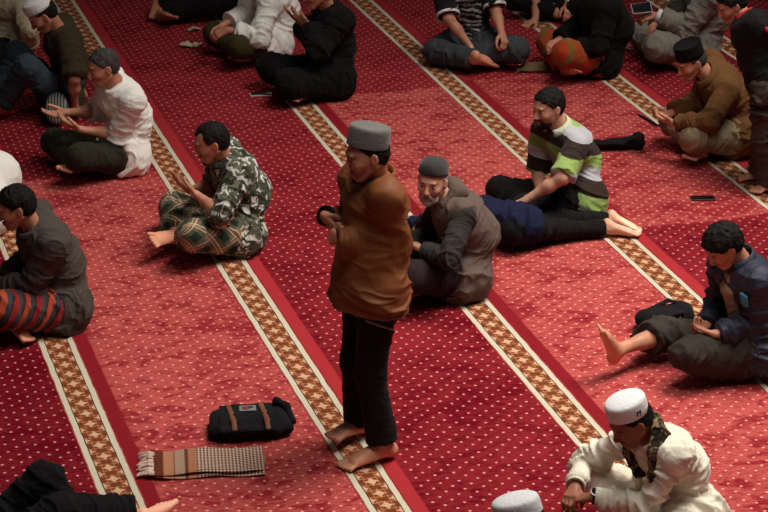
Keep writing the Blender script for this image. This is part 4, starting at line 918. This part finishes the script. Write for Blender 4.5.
for x in (-.09, .075):
    solid('strap', [cap((x-.016, .105, .104), (x-.004, .0, .111), (.014, .005), (.014, .005), .01, (1, 0, 0)), cap((x-.004, .0, .111), (x+.006, -.085, .107), (.014, .005), (.014, .005), .01, (1, 0, 0)), cap((x+.006, -.085, .107), (x+.010, -.135, .080), (.014, .006), (.014, .006), .01, (1, 0, 0))], .003, b, LT)
pt = slab('patch', (-.008, .052, .106), .085, .062, .006, b, plain('grey_patch', (120, 116, 116), .7), 0, .002)
slab('red_mark', (-.020, .050, .1095), .030, .036, .003, pt, plain('dark_red_mark', (120, 38, 40), .7), .2, .001)
slab('dark_mark', (.006, .058, .1095), .026, .020, .003, pt, plain('dark_mark_cloth', (40, 36, 38), .7), .5, .001)
solid('handle', [cap((.12, .10, .08), (.14, .11, .115), .013, .016, .02), cap((.14, .11, .115), (.185, .07, .10), .016, .02, .02), cap((.185, .07, .10), (.215, .0, .05), .02, .018, .02)], .004, b, CV)

# folded scarf with tassels
def scarf_mat():
    g = G('woven_check_cloth'); x = g.xyz(g.obj()); X, Y = x[0], x[1]
    ck = g.f('MULTIPLY', g.f('SINE', g.f('MULTIPLY', g.f('ADD', X, Y), 2*math.pi/.034)), g.f('SINE', g.f('MULTIPLY', g.f('SUBTRACT', X, Y), 2*math.pi/.034)))
    chk = g.mix(g.step(ck, -.12, .12), s2l((96, 48, 44)), s2l((206, 180, 154)))
    zz = g.f('SINE', g.f('MULTIPLY', g.f('ADD', Y, g.f('MULTIPLY', g.f('PINGPONG', X, .01), 1.4)), 2*math.pi/.012))
    zig = g.mix(g.step(zz, -.2, .3), s2l((134, 98, 78)), s2l((190, 162, 138)))
    col = g.mix(g.step(X, -.082, -.078), s2l((112, 62, 40)), chk)
    for a, c, e, k in ((-.262, None, 0, s2l((98, 46, 30))), (-.215, 0, 0, s2l((176, 118, 88))), (-.160, 0, 0, zig), (-.108, 0, 0, s2l((104, 56, 40)))):
        nx = {-.262: -.215, -.215: -.165, -.160: -.112, -.108: -.095}[a]
        col = g.mix(g.band(X, a, nx, .003), col, k)
    col = g.mix(g.band(X, -.095, -.055, .004), col, s2l((170, 114, 84)))
    g.bump(g.noise(g.obj(), 500., 1.), .2, .001)
    return g.fin(col, .9, .05, .1)
SM = scarf_mat()
t = prop('folded_scarf', 'folded brown checked scarf with tasselled end lying in front of the black bag', 'scarf', (-0.847, 9.967, 0.000), 6)
def layer(name, z, x0, x1, y0, y1, th, seed, parent):
    nx, ny = 60, 28; V = []; F = []
    for s_ in (1, -1):
        for i in range(nx+1):
            for j in range(ny+1):
                x = x0+(x1-x0)*i/nx; y = y0+(y1-y0)*j/ny
                e = min(i, nx-i, j, ny-j)
                tk = th*min(1, .25+e*.4)
                w = .0035*math.sin(x*21+seed)+.003*math.sin(y*27+x*9+seed*2)
                V.append((x+.004*math.sin(y*30+seed), y+.005*math.sin(x*17+seed), max(.003, z+w+s_*tk/2)))
    o = (nx+1)*(ny+1)
    for i in range(nx):
        for j in range(ny):
            a = i*(ny+1)+j; F.append((a, a+ny+1, a+ny+2, a+1)); F.append((o+a, o+a+1, o+a+ny+2, o+a+ny+1))
    def edge(a, b2): F.append((a, b2, o+b2, o+a))
    for i in range(nx): edge((i+1)*(ny+1), i*(ny+1)); edge(i*(ny+1)+ny, (i+1)*(ny+1)+ny)
    for j in range(ny): edge(j, j+1); edge(nx*(ny+1)+j+1, nx*(ny+1)+j)
    return link(name, mesh_np(name, V, F), parent, SM)
layer('lower_fold', .012, -.255, .275, -.135, .125, .014, 1., t)
layer('upper_fold', .028, -.262, .268, -.125, .130, .012, 2.2, t)
random.seed(5)
pr = []
for i in range(22):
    y = -.12+.24*i/21; a = V3(-.255, y, .02+.006*random.random()); 
    q = a+V3(-.03, random.uniform(-.012, .012), .004); e = q+V3(-.045-.015*random.random(), random.uniform(-.02, .02), -.014)
    pr += [cap(a, q, .005, .0065, .002), cap(q, e, .0065, .0035, .002), ell(q, (.008, .008, .008), .002)]
solid('fringe', pr, .0032, t, cloth('cream_thread', (206, 176, 158), .9, .3))

# phone lying alone
PHB = plain('black_glass', (14, 14, 17), .18, 0, .5); PHC = plain('dark_case', (26, 24, 26), .6); PHW = plain('white_case_edge', (190, 186, 182), .5)
def held(key, L, along, dz=0.):
    m = MEN[key]; J = m.J; p = J[L+'H']+nrm(J[L+'H']-J[L+'W'])*along; a = m.root.rotation_euler.z
    return (m.root.location.x+p[0]*math.cos(a)-p[1]*math.sin(a), m.root.location.y+p[0]*math.sin(a)+p[1]*math.cos(a), max(.02, p[2]+dz))
def phone(label, loc, rz, tilt=(0, 0), edge=PHC, z=.005, sx=.155, sy=.076):
    p = prop('phone', label, 'phone', (loc[0], loc[1], loc[2]), rz)
    c = slab('case', (0, 0, z), sx, sy, .010, p, edge, 0, .004, tilt)
    n = Matrix.Rotation(tilt[0], 3, 'X') @ Matrix.Rotation(tilt[1], 3, 'Y') @ Vector((0, 0, .0055))
    slab('screen', (n.x, n.y, z+n.z), sx-.010, sy-.008, .002, p, PHB, 0, .001, tilt)
    return p
phone('black phone lying alone on the carpet right of the lying feet', (2.027, 13.719, 0.000), 4)
phone('black phone with pale edge lying by the foot of the black robed man', (-0.894, 15.810, 0.000), 6, edge=PHW)
phone('phone held by the man in brown shirt and black cap', held('p15', 'R', .10, .0), 200, (.25, -.6), z=0)
phone('pale edged phone held by the man in the grey robe', held('p14', 'L', .025, .075), 190, (-.6, .1), PHW, z=0, sx=.15, sy=.10)
phone('dark phone held by the cream robed man at the lower edge', held('p18', 'R', .13, -.05), 195, (.1, 0), z=0, sx=.19, sy=.09)

# long black folded jacket behind the polo shirt man
k = prop('folded_jacket', 'long black folded jacket lying behind the man in the polo shirt', 'jacket', (1.534, 14.675, 0.000), 4)
solid('cloth', [cap((-.22, 0, .03), (.0, .0, .035), (.055, .03), (.05, .034), .03, (0, 1, 0)), cap((.0, 0, .035), (.17, .01, .04), (.05, .034), (.06, .04), .03, (0, 1, 0)), ell((.175, .01, .055), (.045, .06, .05), .03)], .005, k, C_BLACK, post=lumpy(.012, 22, 5))
solid('sleeve', [cap((-.2, -.03, .05), (.05, -.04, .06), (.03, .018), (.03, .018), .02), cap((.05, -.04, .06), (.19, -.01, .09), (.03, .02), .024, .02)], .004, k, C_BLACK2, post=lumpy(.008, 25, 1))

# backpack behind the boy's stretched leg
k = prop('backpack', 'black backpack lying behind the bare leg of the boy in navy', 'bag', (1.545, 11.601, 0.000), 14)
solid('body', [cap((-.08, .06, .06), (.12, .06, .075), (.09, .06), (.10, .065), .05, (0, 1, 0)), cap((-.08, .02, .05), (.1, .02, .05), .05, .05, .04)], .005, k, CV, post=lumpy(.014, 15, 2))
solid('pocket', [cap((-.04, .0, .09), (.09, .01, .11), (.06, .02), (.06, .02), .03, (0, 1, -.4))], .005, k, CV, post=lumpy(.006, 22, 4))
solid('strap', [cap((-.09, .03, .09), (-.15, .0, .05), (.018, .006), (.018, .006), .01), cap((-.15, .0, .05), (-.19, -.03, .015), (.018, .006), (.018, .006), .01), ell((-.19, -.03, .014), (.022, .012, .010), .005)], .0035, k, C_BLACK2)
solid('strap', [cap((-.08, .09, .10), (.06, .11, .145), (.02, .008), (.02, .008), .01), cap((.06, .11, .145), (.14, .10, .12), (.02, .008), (.02, .008), .01)], .0035, k, C_BLACK2)

# grey cap beside the man in jeans
k = prop('knitted_cap', 'grey ribbed cap standing on its rim beside the hand of the man in jeans', 'cap', (-2.265, 15.129, 0.000), 0)
def ribbed():
    g = G('grey_ribbed_knit'); x = g.xyz(g.obj())
    w = g.step(g.f('SINE', g.f('MULTIPLY', x[0], 300.)), -.3, .5)
    g.bump(w, .5, .003)
    return g.fin(g.mix(w, s2l((70, 70, 70)), s2l((150, 150, 146))), .9, .1, .1)
RC = np.stack([nrm((0, .35, 1)), nrm((1, .1, 0)), nrm(np.cross(nrm((0, .35, 1)), nrm((1, .1, 0))))], 1)
if RC[1, 2] > 0: RC[:, 2] *= -1; RC[:, 1] *= -1
ring('crown', V3(0, -.02, .118), RC, .112, .08, [(.93, .0), (1.0, 0), (1.0, .03), (.95, .06), (.8, .075), (.4, .082), (0, .083)], k, ribbed(), n=40)

# tissue in the polo man's hand, cloths and small things
k = prop('tissue', 'crumpled white tissue in the hand of the man in polo shirt', 'tissue', held('p10', 'R', .05, -.01), 20)
solid('sheet', [cap((-.03, 0, .0), (.03, .01, .012), (.03, .010), (.02, .008), .01), cap((.02, .0, .01), (.08, .02, .0), (.024, .007), (.012, .006), .01), cap((-.02, .01, .01), (-.03, -.02, -.03), .012, .008, .01)], .004, k, M_TISSUE, post=lumpy(.006, 45))
k = prop('folded_cloth', 'olive folded cloth on the carpet between batik shirt and orange sarong', 'cloth', (1.095, 16.432, 0.000), 6)
solid('fold', [cap((-.10, .0, .018), (.09, .0, .022), (.05, .018), (.06, .022), .02, (0, 1, 0)), cap((-.05, .03, .04), (.08, .03, .045), (.03, .014), (.03, .016), .02, (0, 1, 0))], .005, k, cloth('olive_cloth', (98, 80, 52), .9, .3), post=lumpy(.010, 28, 2))
solid('hem', [cap((-.11, -.03, .012), (-.09, .03, .02), .012, .012, .01)], .004, k, cloth('tan_hem', (150, 116, 78)))
k = prop('handkerchief', 'crumpled cream handkerchief on dark carpet left of the long white shirt', 'cloth', (-1.493, 16.996, 0.000), 0)
solid('sheet', [cap((-.07, .02, .02), (.03, -.01, .015), (.045, .014), (.03, .012), .02), cap((.02, -.02, .015), (.07, .03, .02), (.03, .012), (.015, .01), .02)], .005, k, cloth('cream_handkerchief', (196, 182, 146), .9, .1), post=lumpy(.012, 35, 3))
k = prop('folded_paper', 'small pale folded paper on dark carpet above the cream handkerchief', 'paper', (-1.505, 17.432, 0.000), 20)
solid('sheet', [cap((-.05, .0, .01), (.0, .0, .03), (.03, .005), (.03, .005), .006), cap((.0, .0, .03), (.05, .01, .012), (.03, .005), (.03, .005), .006)], .004, k, cloth('pale_paper', (170, 156, 126), .9, .1))
k = prop('prayer_beads', 'small heap of pale prayer beads on carpet beside the grey robe', 'beads', (1.926, 16.990, 0.000), 0)
random.seed(3)
st = solid('string', [cap(V3(math.cos(a)*.07, math.sin(a)*.045, .012), V3(math.cos(a+.3)*.07, math.sin(a+.3)*.045, .012), .003, .003, .002) for a in np.arange(0, 2*math.pi, .3)], .003, k, cloth('bead_cord', (120, 60, 40)))
BD = [plain('pale_bead', (214, 196, 166), .4), plain('brown_bead', (130, 84, 54), .4)]
bm0 = [None, None]
for i in range(21):
    a = 2*math.pi*i/21
    o = ring('bead', V3(math.cos(a)*.07, math.sin(a)*.045, .013), np.eye(3), .0105, .0105, [(0, -.0105), (.7, -.0075), (1, 0), (.7, .0075), (0, .0105)], k, BD[i % 3 == 0], n=12, closed=False) if bm0[i % 3 == 0] is None else None
    if o: bm0[i % 3 == 0] = (o, a)
    else:
        s0, a0 = bm0[i % 3 == 0]; o = s0.copy(); COL.objects.link(o); o.parent = k
        o.location = (math.cos(a)*.07-math.cos(a0)*.07, math.sin(a)*.045-math.sin(a0)*.045, 0)
